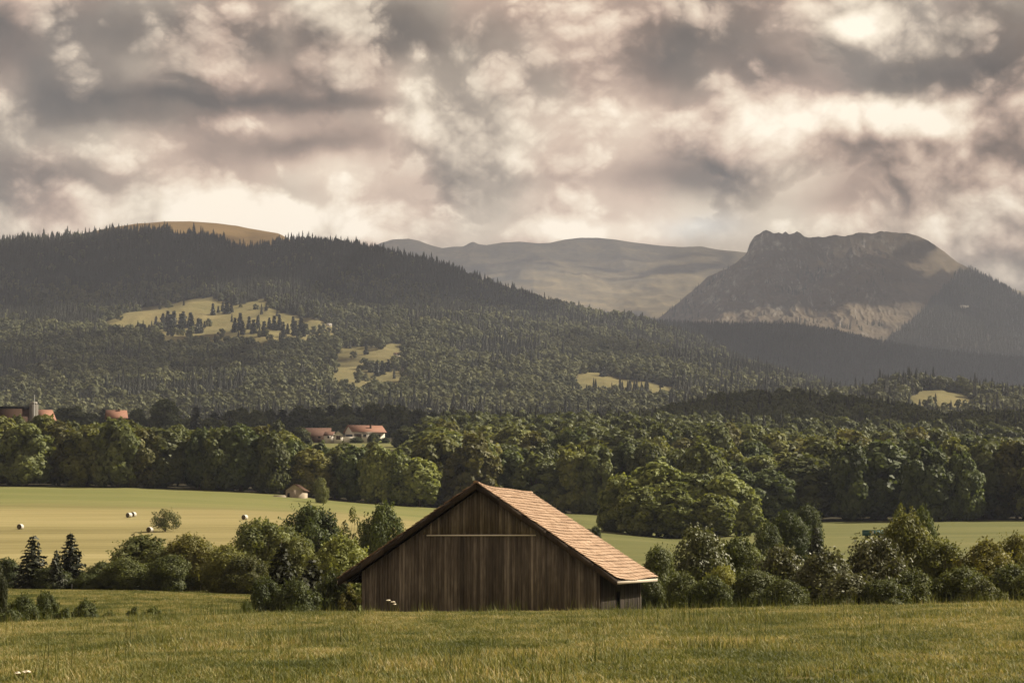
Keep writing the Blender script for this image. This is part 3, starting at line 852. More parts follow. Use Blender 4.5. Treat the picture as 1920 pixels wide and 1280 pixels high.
def grass_patch(seed, n, rad, h0, h1, wd, lean=.5, heads=0.0):
    rng = np.random.default_rng(seed)
    r = rad * np.sqrt(rng.random(n)); a = rng.uniform(0, 6.283, n)
    B = np.stack([r * np.cos(a), r * np.sin(a), np.full(n, -.02)], 1)
    hgt = rng.uniform(h0, h1, n) * (1 - .3 * (r / rad) ** 2); d = rng.uniform(0, 6.283, n); L = hgt * rng.uniform(.1, lean, n)
    lean_v = np.stack([np.cos(d) * L, np.sin(d) * L, np.zeros(n)], 1); side = np.stack([-np.sin(d), np.cos(d), np.zeros(n)], 1)
    f2 = rng.uniform(0, 6.28, n); side = unit(side + .8 * np.stack([np.cos(f2), np.sin(f2), np.zeros(n)], 1)) * (wd * rng.uniform(.6, 1.3, n))[:, None]
    up = np.stack([np.zeros(n), np.zeros(n), hgt], 1)
    mid = B + up * .6 + lean_v * .35; tip = B + up + lean_v
    V = np.stack([B - side * .5, B + side * .5, mid + side * .4, mid - side * .4, tip], 1).reshape(-1, 3)
    i = np.arange(n)[:, None] * 5
    Qd = i + np.array([[0, 1, 2, 3]]); Tr = i + np.array([[3, 2, 4]])
    tn = rng.random(n)
    ta = np.concatenate([tn, tn])
    return new_mesh('grass_patch', V, Qd, Tr, M['grass'], fattr={'tint': ta})


GP = [grass_patch(200 + k, 330, .42, .04, .12, .014, 1.5) for k in range(5)] + [grass_patch(210, 80, .40, .08, .22, .011, .8), grass_patch(211, 12, .35, .25, .55, .010, .35)]
n = 17000
Y = 27 + (93 - 27) * RNG.random(n) ** .72; X = RNG.uniform(-1, 1, n) * (.250 * Y + 3)
cl = fbm(X / 3.5, Y / 5, 201, 3)
idx = np.where(RNG.random(n) < .10 + .5 * (cl > .25), 5, RNG.integers(0, 5, n)); idx = np.where((RNG.random(n) < .012 + .05 * (cl > .4)) | ((Y > 73) & (Y < 77) & (RNG.random(n) < .10)), 6, idx)
s = RNG.uniform(.75, 1.2, n) * (1 + .35 * cl)
scatter('meadow_grass', np.stack([X, Y, ground_z(X, Y)], 1), RNG.uniform(0, 6.28, n), np.stack([s, s, s * RNG.uniform(.7, 1.25, n)], 1), idx, GP, 'olive and straw coloured meadow grass in front of the barn')
# coarse growth at the foot of the barn and of the hedges, and the pasture's turf
GQ = [grass_patch(220 + k, 160, 1.0, .06, .20, .03) for k in range(3)]
n = 9000
Y = RNG.uniform(124, 212, n); X = (RNG.uniform(-60, 560, n) - 960) / F * Y
s = RNG.uniform(.6, 1.3, n)
scatter('pasture_grass', np.stack([X, Y, ground_z(X, Y)], 1), RNG.uniform(0, 6.28, n), np.stack([s, s, s], 1), RNG.integers(0, 3, n), GQ, 'short green grass of the pasture strip beside the barn')

# ------------------------------------------------------------------ the barn
def wood(name, base, pale, grain=1.0):
    m, b, out = mat_new(name)
    oc = b.node('ShaderNodeTexCoord').outputs['Object']
    t = b.attr('tint')
    sh = b.node('ShaderNodeCombineXYZ'); b.l.new(b.m('MULTIPLY', t, 37.0), sh.inputs[2])
    v = b.v('ADD', b.v('MULTIPLY', oc, (1, 1, .055)), sh.outputs[0])
    n = b.noise(v, 13.0, 6, 0.65); n2 = b.noise(b.v('MULTIPLY', oc, (.55, .55, .10)), 1.2, 4, 0.6); n3 = b.noise(b.v('MULTIPLY', oc, (1, 1, .4)), 5.0, 3)
    k = b.m('ADD', b.m('MULTIPLY', n, 0.62), b.m('ADD', b.m('MULTIPLY', n2, 0.50), b.m('MULTIPLY', b.m('SUBTRACT', t, 0.5), 0.34)))
    k = b.m('ADD', k, b.m('MULTIPLY', b.m('SUBTRACT', n3, 0.5), 0.18))
    c = b.ramp(k, [(0.32, tuple(x * .45 for x in base)), (0.55, base), (0.72, tuple((x + y) / 2 for x, y in zip(base, pale))), (0.92, pale)])
    b.l.new(principled(b, c, 0.85, 0.15, n, 0.4, 0.01), out.inputs[0])
    return m


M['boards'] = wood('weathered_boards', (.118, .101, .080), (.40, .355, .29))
M['boards_dark'] = wood('dark_boards', (.034, .026, .019), (.080, .062, .046))  # dark wood, base lowered further to paint the eave shade on the side walls
M['pale_wood'] = plain('pale_wood', (.46, .40, .32), .8, .2, .2, 4.0, (1, .2, 1))
M['white_board'] = plain('white_board', (.80, .77, .70), .7, .2, .08)
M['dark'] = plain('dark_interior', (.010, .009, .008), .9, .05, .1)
m, b, out = mat_new('clay_tiles'); M['tiles'] = m
oc = b.node('ShaderNodeTexCoord').outputs['Object']; t = b.attr('tint'); n = b.noise(oc, 0.7, 5, 0.65); f = b.noise(oc, 14.0, 4, 0.6)
k = b.m('ADD', b.m('MULTIPLY', t, 0.55), b.m('ADD', b.m('MULTIPLY', n, 0.5), b.m('MULTIPLY', f, 0.25)))
c = b.ramp(b.m('SUBTRACT', k, .12), [(0.12, (.135, .090, .058)), (0.35, (.30, .198, .128)), (0.6, (.42, .290, .195)), (0.9, (.55, .42, .31))])
b.l.new(principled(b, c, 0.8, 0.25, f, 0.4, 0.01), out.inputs[0])

BA = math.radians(10.9)
BX, BY = -1.79, 121.0
BZ = CZ - 4.05
barn = empty('barn', (BX, BY, BZ), -BA)
tag(barn, 'weathered dark brown timber barn with a salmon clay tile roof at the meadow edge', 'barn')
RH, EH, HW, LEN = 7.62, 2.80, 7.12, 15.0       # ridge, eave tip, half width, roof length
OV = .50                                       # verge overhang
SL = (RH - EH) / HW
WL, WR = -5.98, 6.18                           # wall corners
rb = random.Random(5)


def roof_z(x): return RH - SL * abs(x)


def boards(mb, x0, x1, y, th, zb, ztop, w0=.11, w1=.19, side=None):
    x = x0
    while x < x1 - .02:
        w = min(rb.uniform(w0, w1), x1 - x); d = rb.uniform(0, .032); a, c = x + .007, x + w - .007
        za, zc = ztop(a), ztop(c)
        lo = zb + rb.uniform(0, .03)
        P = [(a, y - th - d, lo), (c, y - th - d, lo), (c, y, lo), (a, y, lo), (a, y - th - d, za), (c, y - th - d, zc), (c, y, zc), (a, y, za)]
        if side is not None: P = [(side - (p[1] - y) * (1 if side > 0 else -1), p[0], p[2]) for p in P]
        mb.hexa(P, min(1, max(0, rb.gauss(.42, .17) + (rb.uniform(.1, .5) if -2.5 < x < 1.7 and rb.random() < .3 else 0)))); x += w


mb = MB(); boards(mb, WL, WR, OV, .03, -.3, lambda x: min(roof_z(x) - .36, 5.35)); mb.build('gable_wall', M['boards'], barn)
mb = MB(); boards(mb, -2.82, 2.98, OV - .06, .03, 5.06, lambda x: roof_z(x) - .34, .11, .18); mb.build('gable_panel', M['boards'], barn)
mb = MB(); mb.box(-2.62, 2.95, OV - .135, OV - .04, 5.00, 5.065); mb.build('batten', M['white_board'], barn)
# closing plate behind the boards, so that no light shows through the joints
mb = MB(); mb.prism([(WL + .02, -.3), (WR - .02, -.3), (WR - .02, roof_z(WR) - .40), (.0, RH - .42), (WL + .02, roof_z(WL) - .40)], OV + .003, OV + .06); mb.build('gable_backing', M['boards_dark'], barn)
mb = MB(); mb.prism([(WL + .02, -.3), (WR - .02, -.3), (WR - .02, roof_z(WR) - .40), (.0, RH - .42), (WL + .02, roof_z(WL) - .40)], LEN - .56, LEN - .5); mb.build('rear_gable', M['boards_dark'], barn)
# side walls (long sides under the eaves); the right one has a door opening
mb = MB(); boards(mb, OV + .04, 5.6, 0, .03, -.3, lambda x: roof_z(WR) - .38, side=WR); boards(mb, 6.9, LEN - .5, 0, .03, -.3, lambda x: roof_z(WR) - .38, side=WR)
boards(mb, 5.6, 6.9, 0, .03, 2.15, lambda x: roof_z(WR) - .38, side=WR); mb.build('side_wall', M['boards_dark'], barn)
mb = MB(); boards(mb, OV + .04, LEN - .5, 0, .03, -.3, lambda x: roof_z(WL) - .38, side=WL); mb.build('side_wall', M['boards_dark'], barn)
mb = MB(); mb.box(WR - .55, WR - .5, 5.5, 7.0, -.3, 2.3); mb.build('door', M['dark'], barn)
mb = MB(); mb.box(WR - .02, WR + .10, LEN - .62, LEN - .48, -.3, roof_z(WR) - .4); mb.build('corner_post', M['boards'], barn)
# roof: rafters and sarking, then every tile a slab of its own
def sag(y, s): return -.13 * max(0, y) / LEN * (1 - .6 * s) - .20 * math.sin(PI * min(1, max(0, y / LEN)) ** .8) * (1 - .45 * s) - .05 * math.sin(2.2 * y / LEN * PI + 1.0) * (1 - s)


ang = math.atan(SL); ca, sa = math.cos(ang), math.sin(ang); SLEN = HW / ca
roof = empty('roof', (0, 0, 0)); roof.parent = barn
for sgn in (-1, 1):
    mb = MB(); nr = 30; ex = SLEN / nr; yy0 = -.06
    for r in range(nr):
        s0 = SLEN - (r + 1) * ex if r else SLEN - ex
        nt_ = int(LEN / .19); off = .5 * (r % 2) * (LEN / nt_); wob = rb.uniform(-.03, .03); wph = rb.uniform(0, 6.28)
        d0 = SLEN - r * ex + .02 + wob; d1 = d0 - ex * 1.35
        for q in range(nt_ + 1):
            y0 = max(yy0, q * LEN / nt_ - off); y1 = min(LEN, (q + 1) * LEN / nt_ - off)
            if y1 - y0 < .03: continue
            j = rb.uniform(-.016, .016) + .035 * math.sin(y0 * .55 + wph); l0 = .055 + rb.uniform(-.010, .014); l1 = .006
            sg0, sg1 = sag((y0 + y1) / 2, max(0, d0) / SLEN), sag((y0 + y1) / 2, max(0, d1) / SLEN)

            def pt(d, lift, y, sg): return (sgn * (d * ca + lift * sa), y, RH - d * sa + lift * ca + sg + .10)
            dd0, dd1 = d0 + j, max(.0, d1 + j)
            th = .022
            mb.hexa([pt(dd0, l0 - th, y0 + .004, sg0), pt(dd0, l0 - th, y1 - .004, sg0), pt(dd1, l1 - th, y1 - .004, sg1), pt(dd1, l1 - th, y0 + .004, sg1),
                     pt(dd0, l0, y0 + .004, sg0), pt(dd0, l0, y1 - .004, sg0), pt(dd1, l1, y1 - .004, sg1), pt(dd1, l1, y0 + .004, sg1)], min(1, max(0, rb.gauss(.5, .2))))
    mb.build('tiles', M['tiles'], roof)
    # boarding under the tiles
    mb = MB()
    for q in range(10):
        y0, y1 = q * LEN / 10, (q + 1) * LEN / 10
        a0, a1 = sag(y0, 0), sag(y1, 0); b0, b1 = sag(y0, 1), sag(y1, 1)
        P = [(0, y0, RH - .06 + a0), (sgn * (HW - .05), y0, EH - .02 + b0), (sgn * (HW - .05), y1, EH - .02 + b1), (0, y1, RH - .06 + a1)]
        mb.hexa(P + [(p[0], p[1], p[2] + .055) for p in P], rb.random())
    mb.build('sarking', M['boards_dark'], roof)
    # barge board along the verge and rafters' tails under the eave
    mb = MB()
    for k in range(6):
        x0, x1 = sgn * (HW - .02) * k / 6, sgn * (HW - .02) * (k + 1) / 6
        P = [(x0, -.045, roof_z(x0) - .31), (x1, -.045, roof_z(x1) - .31), (x1, -.012, roof_z(x1) - .31), (x0, -.012, roof_z(x0) - .31)]
        mb.hexa(P + [(p[0], p[1], p[2] + .33) for p in P], rb.random())
    mb.build('barge_board', M['boards_dark'], roof)
    mb = MB(); mb.box(*sorted((sgn * (HW - .03), sgn * (HW + .015))), -.02, LEN + .02, EH - .19, EH - .04); mb.build('fascia', M['pale_wood'], roof)
    for k in range(12):
        mb = MB(); y = .35 + k * (LEN - .7) / 11; x0, x1 = sgn * 5.9, sgn * (HW - .08)
        P = [(x0, y - .06, roof_z(x0) - .26), (x1, y - .06, roof_z(x1) - .26), (x1, y + .06, roof_z(x1) - .26), (x0, y + .06, roof_z(x0) - .26)]
        mb.hexa(P + [(p[0], p[1], p[2] + .19) for p in P]); mb.build('rafter', M['boards_dark'], roof)
mb = MB(); nrt = 38
for k in range(nrt):   # half-round ridge tiles
    y0, y1 = -.06 + k * (LEN + .06) / nrt, -.06 + (k + 1.12) * (LEN + .06) / nrt
    V = []
    for (y, rr) in ((y0, .150), (y1, .128)):
        for i in range(7):
            a = PI * i / 6; V.append((rr * math.cos(a), y, RH + .075 + sag(max(0, y), 0) + rr * .72 * math.sin(a)))
    mb.add(V, [(i, i + 1, 8 + i, 7 + i) for i in range(6)], tint=rb.uniform(.3, .8))
    mb.add(V[:7], [], [(0, i + 1, i) for i in range(1, 6)], tint=.2)
mb.build('ridge_cap', M['tiles'], roof)

# ------------------------------------------------------------------ small buildings
M['plaster'] = plain('white_plaster', (.62, .58, .50), .9, .1, .10, 1.0)
M['roof_orange'] = plain('orange_roof_tiles', (.24, .125, .084), .8, .2, .22, 2.0)
M['roof_brown'] = plain('brown_roof_tiles', (.120, .066, .046), .85, .2, .25, 2.0)
M['shed_wood'] = wood('grey_shed_boards', (.36, .30, .225), (.58, .51, .41))
M['concrete'] = plain('pale_concrete', (.30, .285, .25), .9, .1, .15, .6)
M['tower'] = plain('grey_concrete', (.145, .135, .115), .9, .1, .15, .6)
M['glass'] = plain('dark_window_glass', (.012, .013, .015), .12, .5, .05)
M['blue_door'] = plain('dark_blue_boards', (.030, .036, .062), .7, .2, .2)
M['brown_wood'] = plain('brown_planks', (.070, .042, .028), .85, .1, .25, 1.5, (1, 1, .2))
M['steel'] = plain('grey_steel', (.22, .22, .21), .5, .5, .1)


def house(name, label, cat, loc, rz, w, d, eave, ridge, mats, axis='x', over=.5, windows=(), chimney=None, doors=(), plinth=None, rth=.16):
    """gabled building; ridge along local x or y; front face at y=0"""
    t = empty(name, loc, rz); tag(t, label, cat)
    mw, mr = mats
    mb = MB(); mb.box(-w / 2, w / 2, 0, d, -2.0, eave)
    if axis == 'x':
        V = [(-w / 2, 0, eave), (-w / 2, d, eave), (-w / 2, d / 2, ridge - .05), (w / 2, 0, eave), (w / 2, d, eave), (w / 2, d / 2, ridge - .05)]
        mb.add(V, [], [(0, 2, 1), (3, 4, 5)])
    else:
        V = [(-w / 2, 0, eave), (w / 2, 0, eave), (0, 0, ridge - .05), (-w / 2, d, eave), (w / 2, d, eave), (0, d, ridge - .05)]
        mb.add(V, [], [(0, 1, 2), (3, 5, 4)])
    mb.build('wall', mw, t)
    mb = MB()
    if axis == 'x':
        k = (ridge - eave) / (d / 2); e = eave - over * k; L = w / 2 + over
        for (y0, y1) in ((-over, d / 2), (d + over, d / 2)):
            P = [(-L, y0, e), (L, y0, e), (L, y1, ridge), (-L, y1, ridge)]
            mb.hexa(P + [(p[0], p[1], p[2] + rth) for p in P], rb.random())
    else:
        k = (ridge - eave) / (w / 2); e = eave - over * k
        for x0 in (-w / 2 - over, w / 2 + over):
            P = [(x0, -over, e), (0, -over, ridge), (0, d + over, ridge), (x0, d + over, e)]
            mb.hexa(P + [(p[0], p[1], p[2] + rth) for p in P], rb.random())
    rf = mb.build('roof', mr, t)
    if chimney:
        x, y, zt = chimney; mb = MB(); mb.box(x - .35, x + .35, y - .35, y + .35, eave, zt); mb.box(x - .42, x + .42, y - .42, y + .42, zt, zt + .15); mb.build('chimney', M['brown_wood'], rf)
    for (x, z, ww, hh) in windows:
        mb = MB(); a = .10
        for q in ((x - ww / 2 - a, x - ww / 2, z, z + hh), (x + ww / 2, x + ww / 2 + a, z, z + hh), (x - ww / 2 - a, x + ww / 2 + a, z + hh, z + hh + a), (x - ww / 2 - a, x + ww / 2 + a, z - a, z), (x - .04, x + .04, z, z + hh)):
            mb.box(q[0], q[1], -.07, -.002, q[2], q[3])
        fr = mb.build('window', M['brown_wood'], t)
        mb = MB(); mb.box(x - ww / 2, x + ww / 2, -.03, -.004, z, z + hh); mb.build('pane', M['glass'], fr)
    for (x, z, ww, hh, mk) in doors:
        mb = MB(); mb.box(x - ww / 2, x + ww / 2, -.06, -.003, z, z + hh); mb.build('door', M[mk], t)
    return t


def at_ground(px, Y):
    x = float(xpx(px, Y)); return x, Y, float(ground_z(x, Y))


# small shed in front of the tree row, gable towards the viewer
Ysh = 630.0; x, y, z = at_ground(552, Ysh)
sw = 33 / F * Ysh
house('field_shed', 'small grey timber field shed with gable front at the far edge of the hay field', 'shed', (x, y, z - .1), -.12, sw, sw * 1.3, sw * .45, sw * .78, (M['shed_wood'], M['brown_wood']), 'y', .45,
      doors=[(-sw * .33, .3, sw * .13, sw * .22, 'dark')], rth=.1)
mb = MB(); mb.box(-1.8, 1.8, -.6, .6, -.2, .35); mb.box(-1.5, 1.5, -.5, .5, .35, .6)
o = mb.build('plank_stack', M['pale_wood']); o.location = (x - sw * .82, y - 1.0, z); tag(o, 'low pale stack of planks lying beside the small field shed', 'planks')

# the farm among the trees
YF = 1075.0
def fpos(px, py): xx = float(xpx(px, YF, py)); return xx
zf = lambda py: float(zpx(py, YF))
gzf = float(ground_z(fpos(690, 826), YF))
x = fpos(692, 826); kx = YF / F
t = house('farmhouse', 'white farmhouse with a long orange tiled roof among the dark trees', 'farmhouse', (x, YF - 2, zf(826)), .42, 64 * kx, 10, zf(809) - zf(826), zf(797) - zf(826), (M['plaster'], M['roof_orange']), 'x', .7,
          windows=[(-2.0, 1.6, 1.3, 1.1), (1.6, 1.6, 1.2, 1.1), (4.7, 1.6, 1.5, 1.2)], chimney=(1.8, 2.6, zf(795.5) - zf(826)), doors=[(-5.2, .0, 3.4, 2.9, 'brown_wood')])
mb = MB(); mb.box(-9.4, -7.2, .4, 4.5, -2, 2.6); mb.build('annex', M['blue_door'], t)
house('garage', 'little white gabled garage left of the white farmhouse', 'garage', (fpos(638, 824), YF - 12, zf(826)), .05, 17 * kx, 6, 1.9, 3.6, (M['plaster'], M['concrete']), 'y', .45, doors=[(0, 0, 1.9, 1.7, 'brown_wood')])
house('farm_barn', 'low dark brown farm building with a broad roof left of the garage', 'farm building', (fpos(590, 822), YF + 6, zf(824)), .06, 52 * kx, 11, 2.2, zf(800) - zf(824), (M['brown_wood'], M['roof_brown']), 'x', .7,
      windows=[(-2.8, .7, .9, .9), (1.6, 1.0, .9, .9)])
house('farm_cottage', 'pale low cottage between the dark farm building and the garage', 'cottage', (fpos(617, 823), YF - 4, zf(825)), -.2, 16 * kx, 5, 2.1, 3.6, (M['plaster'], M['roof_brown']), 'x', .4, windows=[(0, .8, .7, .8)])
mb = MB(); mb.box(-3.2, 3.2, -.15, .15, -1.5, 1.3); mb.box(-3.25, 3.25, -.2, .2, 1.3, 1.42)
o = mb.build('garden_wall', M['plaster']); o.location = (fpos(659, 824), YF - 9, zf(826)); tag(o, 'short white garden wall between garage and farmhouse', 'wall')

# village edge on the far left
YV = 820.0; kv = YV / F
vz = lambda py: float(zpx(py, YV)); vx = lambda px, py=780: float(xpx(px, YV, py))
zb = float(ground_z(vx(40), YV))
t = empty('works_building', (vx(22), YV, zb)); tag(t, 'dark flat-roofed works building with brick infill behind the tree row', 'building')
mb = MB(); mb.box(-38 * kv, 30 * kv, 0, 14, -1, vz(766) - zb); mb.build('wall', M['brown_wood'], t)
mb = MB(); mb.box(-40 * kv, 31 * kv, -.6, 14.6, vz(766) - zb, vz(761.5) - zb); mb.build('roof', M['dark'], t)
t = empty('silo_tower', (vx(62), YV - 2, zb)); tag(t, 'pale concrete tower with a small top hatch beside the works building', 'tower')
mb = MB(); mb.tube([(0, 3, -1), (0, 3, vz(758) - zb)], [8.5 * kv, 8.5 * kv], 14); mb.build('shaft', M['tower'], t)
mb = MB(); mb.box(-1.0, 1.0, 2, 4, vz(758) - zb, vz(753) - zb); mb.build('hatch', M['concrete'], t)
mb = MB(); mb.tube([(0, 0, -1), (0, 0, vz(742) - zb)], [.22, .12], 6)
o = mb.build('mast', M['steel']); o.location = (vx(70.5), YV - 6, zb); tag(o, 'thin grey mast standing against the pale concrete tower', 'mast')
house('village_house', 'orange-roofed house just right of the pale concrete tower', 'house', (vx(86), YV + 4, zb), .5, 26 * kv, 9, vz(786) - zb, vz(766) - zb, (M['plaster'], M['roof_orange']), 'x', .6, windows=[(0, 4.0, 1.2, 1.2)])
house('village_house', 'house with a sunlit orange roof standing between two dark trees', 'house', (float(xpx(220, YV + 60, 780)), YV + 60, zb + 1), .25, 36 * kv, 9, float(zpx(782, YV + 60)) - zb - 1, float(zpx(768, YV + 60)) - zb - 1, (M['brown_wood'], M['roof_orange']), 'x', .6,
      windows=[(0, 5.0, 1.2, 1.2)], chimney=(1, 4, float(zpx(765.5, YV + 60)) - zb - 1))

# chalets on the hill
for (px, py, wpx, lab, roof_m) in ((618, 611, 9, 'white chalet at the upper edge of the large hill pasture', 'concrete'), (745, 667, 10, 'small pale chalet at the right edge of the middle hill pasture', 'roof_brown'),
                                   (1183, 705, 10, 'white chalet at the top of the lowest narrow hill pasture', 'concrete')):
    x, y, z = hill.hit(px, py, 2300, 5000, 3000); w = wpx / F * y
    house('hill_chalet', lab, 'chalet', (x, y - 6, z), .3, w, w * .7, w * .28, w * .5, (M['plaster'], M[roof_m]), 'x', .6, windows=[(-w * .2, .8, 1.2, 1.2), (w * .2, .8, 1.2, 1.2)])
x, y, z = mount.hit(1806, 577, 7300, 8900, 2000)
house('mountain_hut', 'long pale hut on the dark right shoulder of the rocky mountain', 'hut', (x, y - 10, z + 1), .1, 34, 9, 4, 7, (M['plaster'], M['concrete']), 'x', .6, windows=[(-9, 1.2, 1.6, 1.4), (0, 1.2, 1.6, 1.4), (9, 1.2, 1.6, 1.4)])

# ------------------------------------------------------------------ hay bales, trailer, posts, flowers
M['wrap'] = plain('white_bale_wrap', (.52, .50, .45), .5, .4, .10)
M['straw'] = plain('dark_bale_end', (.090, .075, .045), .9, .1, .3, 6.0)


def bale_mesh():
    n = 20; r = .68; L = 1.25; V = []
    prof = [(-L / 2, r * .93), (-L / 2 + .06, r), (L / 2 - .06, r), (L / 2, r * .93)]
    for (x, rr) in prof:
        for i in range(n):
            a = 2 * PI * i / n; V.append((x, rr * math.cos(a), r - .03 + rr * math.sin(a)))
    return V, n


V, nb = bale_mesh()
mbw = MB(); mbw.add(V, [(k * nb + i, k * nb + (i + 1) % nb, (k + 1) * nb + (i + 1) % nb, (k + 1) * nb + i) for k in range(3) for i in range(nb)])
wrap_me = mbw.mesh('wrap', M['wrap'], True)
end_mes = []
for sg_, vs in ((1, V[:nb]), (-1, V[-nb:])):
    mbe = MB(); mbe.add([(v[0] * 1.002, v[1] * .96, (v[2] - .65) * .96 + .65) for v in vs], [], [(0, i + 1, i) if sg_ > 0 else (0, i, i + 1) for i in range(1, nb - 1)])
    end_mes.append(mbe.mesh('end_face', M['straw']))
for (px, py, rz, lab) in ((38, 992, 1.3, 'single white-wrapped hay bale near the left edge of the hay field'), (242, 970, 1.0, 'white-wrapped hay bale touching another one on the hay field'), (250, 968.5, 1.25, 'white-wrapped hay bale resting behind and right of its twin'),
                          (459, 974, 1.1, 'lone white-wrapped hay bale on the hay field above the hedge'), (281, 998, 1.2, 'white-wrapped hay bale at the foot of the round field tree')):
    x, y, z = ground_hit(px, py, 300, 620)
    t = empty('hay_bale', (x, y, z), rz, (.74,) * 3); tag(t, lab, 'hay bale', 'white hay bales on the hay field'); link('wrap', wrap_me, t); [link('end_face', e_, t) for e_ in end_mes]

x, y, z = ground_hit(1637, 1009, 330, 600); w = 40 / F * y
M['teal'] = plain('teal_paint', (.020, .085, .078), .5, .4, .1); M['white_paint'] = plain('white_paint', (.6, .6, .56), .5, .4, .05)
t = empty('farm_trailer', (x, y, z), -.15); tag(t, 'teal covered farm trailer with a pale stripe standing in the right-hand field', 'trailer')
mb = MB(); mb.box(-w / 2, w / 2, 0, 2.0, .55, 1.45); mb.build('body', M['teal'], t)
mb = MB(); mb.prism([(-w / 2 - .05, 1.45), (w / 2 + .05, 1.45), (w / 2 - .1, 1.62), (-w / 2 + .1, 1.62)], -.05, 2.05); mb.build('cover', M['teal'], t)
mb = MB(); mb.box(-.12, .12, -.03, -.004, .6, 1.44); mb.build('stripe', M['white_paint'], t)
for sx_ in (-w * .3, w * .3):
    mb = MB(); mb.tube([(sx_, -.02, .32), (sx_, .2, .32)], [.34, .34], 14); mb.build('wheel', M['dark'], t)

for i, (px, py) in enumerate(((41, 1105), (90, 1105.5), (135, 1106), (376, 1109), (398, 1110), (258, 1107))):
    x, y, z = ground_hit(px, py, 160, 212)
    mb = MB(); h = .62 if i in (3, 4) else .5; mb.box(-.045, .045, -.045, .045, -.3, h); mb.box(-.055, .055, -.055, .055, h, h + .04)
    o = mb.build('fence_post', M['white_paint']); o.location = (x, y, z)
    tag(o, ('first', 'second', 'third', 'fifth', 'last', 'fourth')[i] + ' short white fence post from the left along the far edge of the pasture', 'fence post', 'fence posts of the pasture')

M['umbel'] = plain('cream_umbel', (.66, .60, .46), .8, .2, .1); M['stalk'] = plain('green_stalk', (.07, .075, .025), .8, .2, .2)


def umbel(px, py, Y, lab, heads):
    x = float(xpx(px, Y, py)); z = float(ground_z(x, Y)); h = float(zpx(py, Y)) - z
    t = empty('wildflower', (x, Y, z)); tag(t, lab, 'wildflower', 'cream umbel wildflowers'); mb = MB()
    mb.tube([(0, 0, -.05), (.01, .01, h * .6)], [.008, .006], 5)
    for (dx, dz, r) in heads:
        mb.tube([(.01, .01, h * .55), (dx, .01, h + dz)], [.005, .004], 4)
        r *= .75; c0 = (dx, .01, h + dz); V = [(dx, .01, h + dz + .03)]; n_ = 26          # a lumpy flat dome of florets
        for k_, (rr, zz) in enumerate(((.35, .028), (.7, .02), (1.0, .004))):
            for i_ in range(n_):
                a = 2 * PI * i_ / n_; q = r * rr * rb.uniform(.85, 1.12); V.append((dx + q * math.cos(a), .01 + q * math.sin(a), h + dz + zz + rb.uniform(-.006, .008)))
        V.append((dx, .01, h + dz - .025))
        Q_ = [(1 + k_ * n_ + i_, 1 + k_ * n_ + (i_ + 1) % n_, 1 + (k_ + 1) * n_ + (i_ + 1) % n_, 1 + (k_ + 1) * n_ + i_) for k_ in range(2) for i_ in range(n_)]
        T_ = [(0, 1 + i_, 1 + (i_ + 1) % n_) for i_ in range(n_)] + [(len(V) - 1, 1 + 2 * n_ + (i_ + 1) % n_, 1 + 2 * n_ + i_) for i_ in range(n_)]
        hb = MB(); hb.add(V, Q_, T_); hb.build('flower_head', M['umbel'], t)
    mb.build('stalk', M['stalk'], t)


umbel(345, 1200, 52, 'cream umbel flower with two flat heads alone in the mid meadow', [(-.05, .03, .07), (.10, -.02, .10)])
umbel(738, 1127, 76, 'tall cream umbel flower in front of the left barn wall', [(-.16, .03, .10), (-.02, -.02, .10), (.03, -.09, .08)])
umbel(42, 1261, 35, 'low cream umbel flower in the nearest left corner of the meadow', [(-.07, -.01, .06), (.06, .01, .08)])
umbel(1505, 1160, 66, 'small cream umbel flower before the silvery bushes', [(.0, .0, .10)])

# ------------------------------------------------------------------ trees that stand alone or in rows
TR = [broadleaf(300 + k, 15, 11, (.03, .05, .02, .04, .02, .06)[k % 6], (38, 46, 34, 40, 52, 36)[k % 6], 9000, .34, M['leaf'], 1, .5, .82, 90) for k in range(7)]
SH = [broadleaf(330 + k, 6, 6, .0, 34 + 5 * k, 20000, .082, M['leaf'], 4, .5, .85, 200) for k in range(5)]
SV = [broadleaf(350 + k, 6, 6, .0, 36, 9500, .095, M['leaf_silver'], 4, .4, .85, 200) for k in range(3)]
SPR = [spruce(370 + k, 6, 4, 18, .13, M['needle']) for k in range(3)]
SPM = [spruce(380 + k, 20, 7.5, 15, .55, M['needle'], .25) for k in range(4)]
SPH = [spruce(390 + k, 22, 8, 12, .85, M['needle'], .25) for k in range(3)]
LOW = [broadleaf(360 + k, 2, 3, .0, 16, 5200, .06, M['leaf'], 4) for k in range(3)]
FT = broadleaf(365, 6, 6, .10, 34, 3300, .10, M['leaf'], 1, .35, .85, 60)
BARE = broadleaf(366, 6, 4, .12, 16, 1900, .085, M['leaf'], 3, .5)


def tree(name, kind, x, y, z, h, w, label, cat, tint=(1, 1, 1), group=None, rz=None):
    crown, trunk, h0, w0 = kind
    r = empty(name, (x, y, z), RNG.uniform(0, 6.28) if rz is None else rz, (w / w0, w / w0, h / h0))
    tag(r, label, cat, group)
    c = link('crown', crown, r); c.color = (*tint, 1); link('trunk', trunk, r)
    return r


def tree_px(name, kind, cx, top, w, Y, label, cat, tint=(1, 1, 1), group=None, sink=.15):
    x = float(xpx(cx, Y, top)); z = float(ground_z(x, Y)) - sink
    return tree(name, kind, x, Y, z, float(zpx(top, Y)) - z, w / F * Y, label, cat, tint, group)


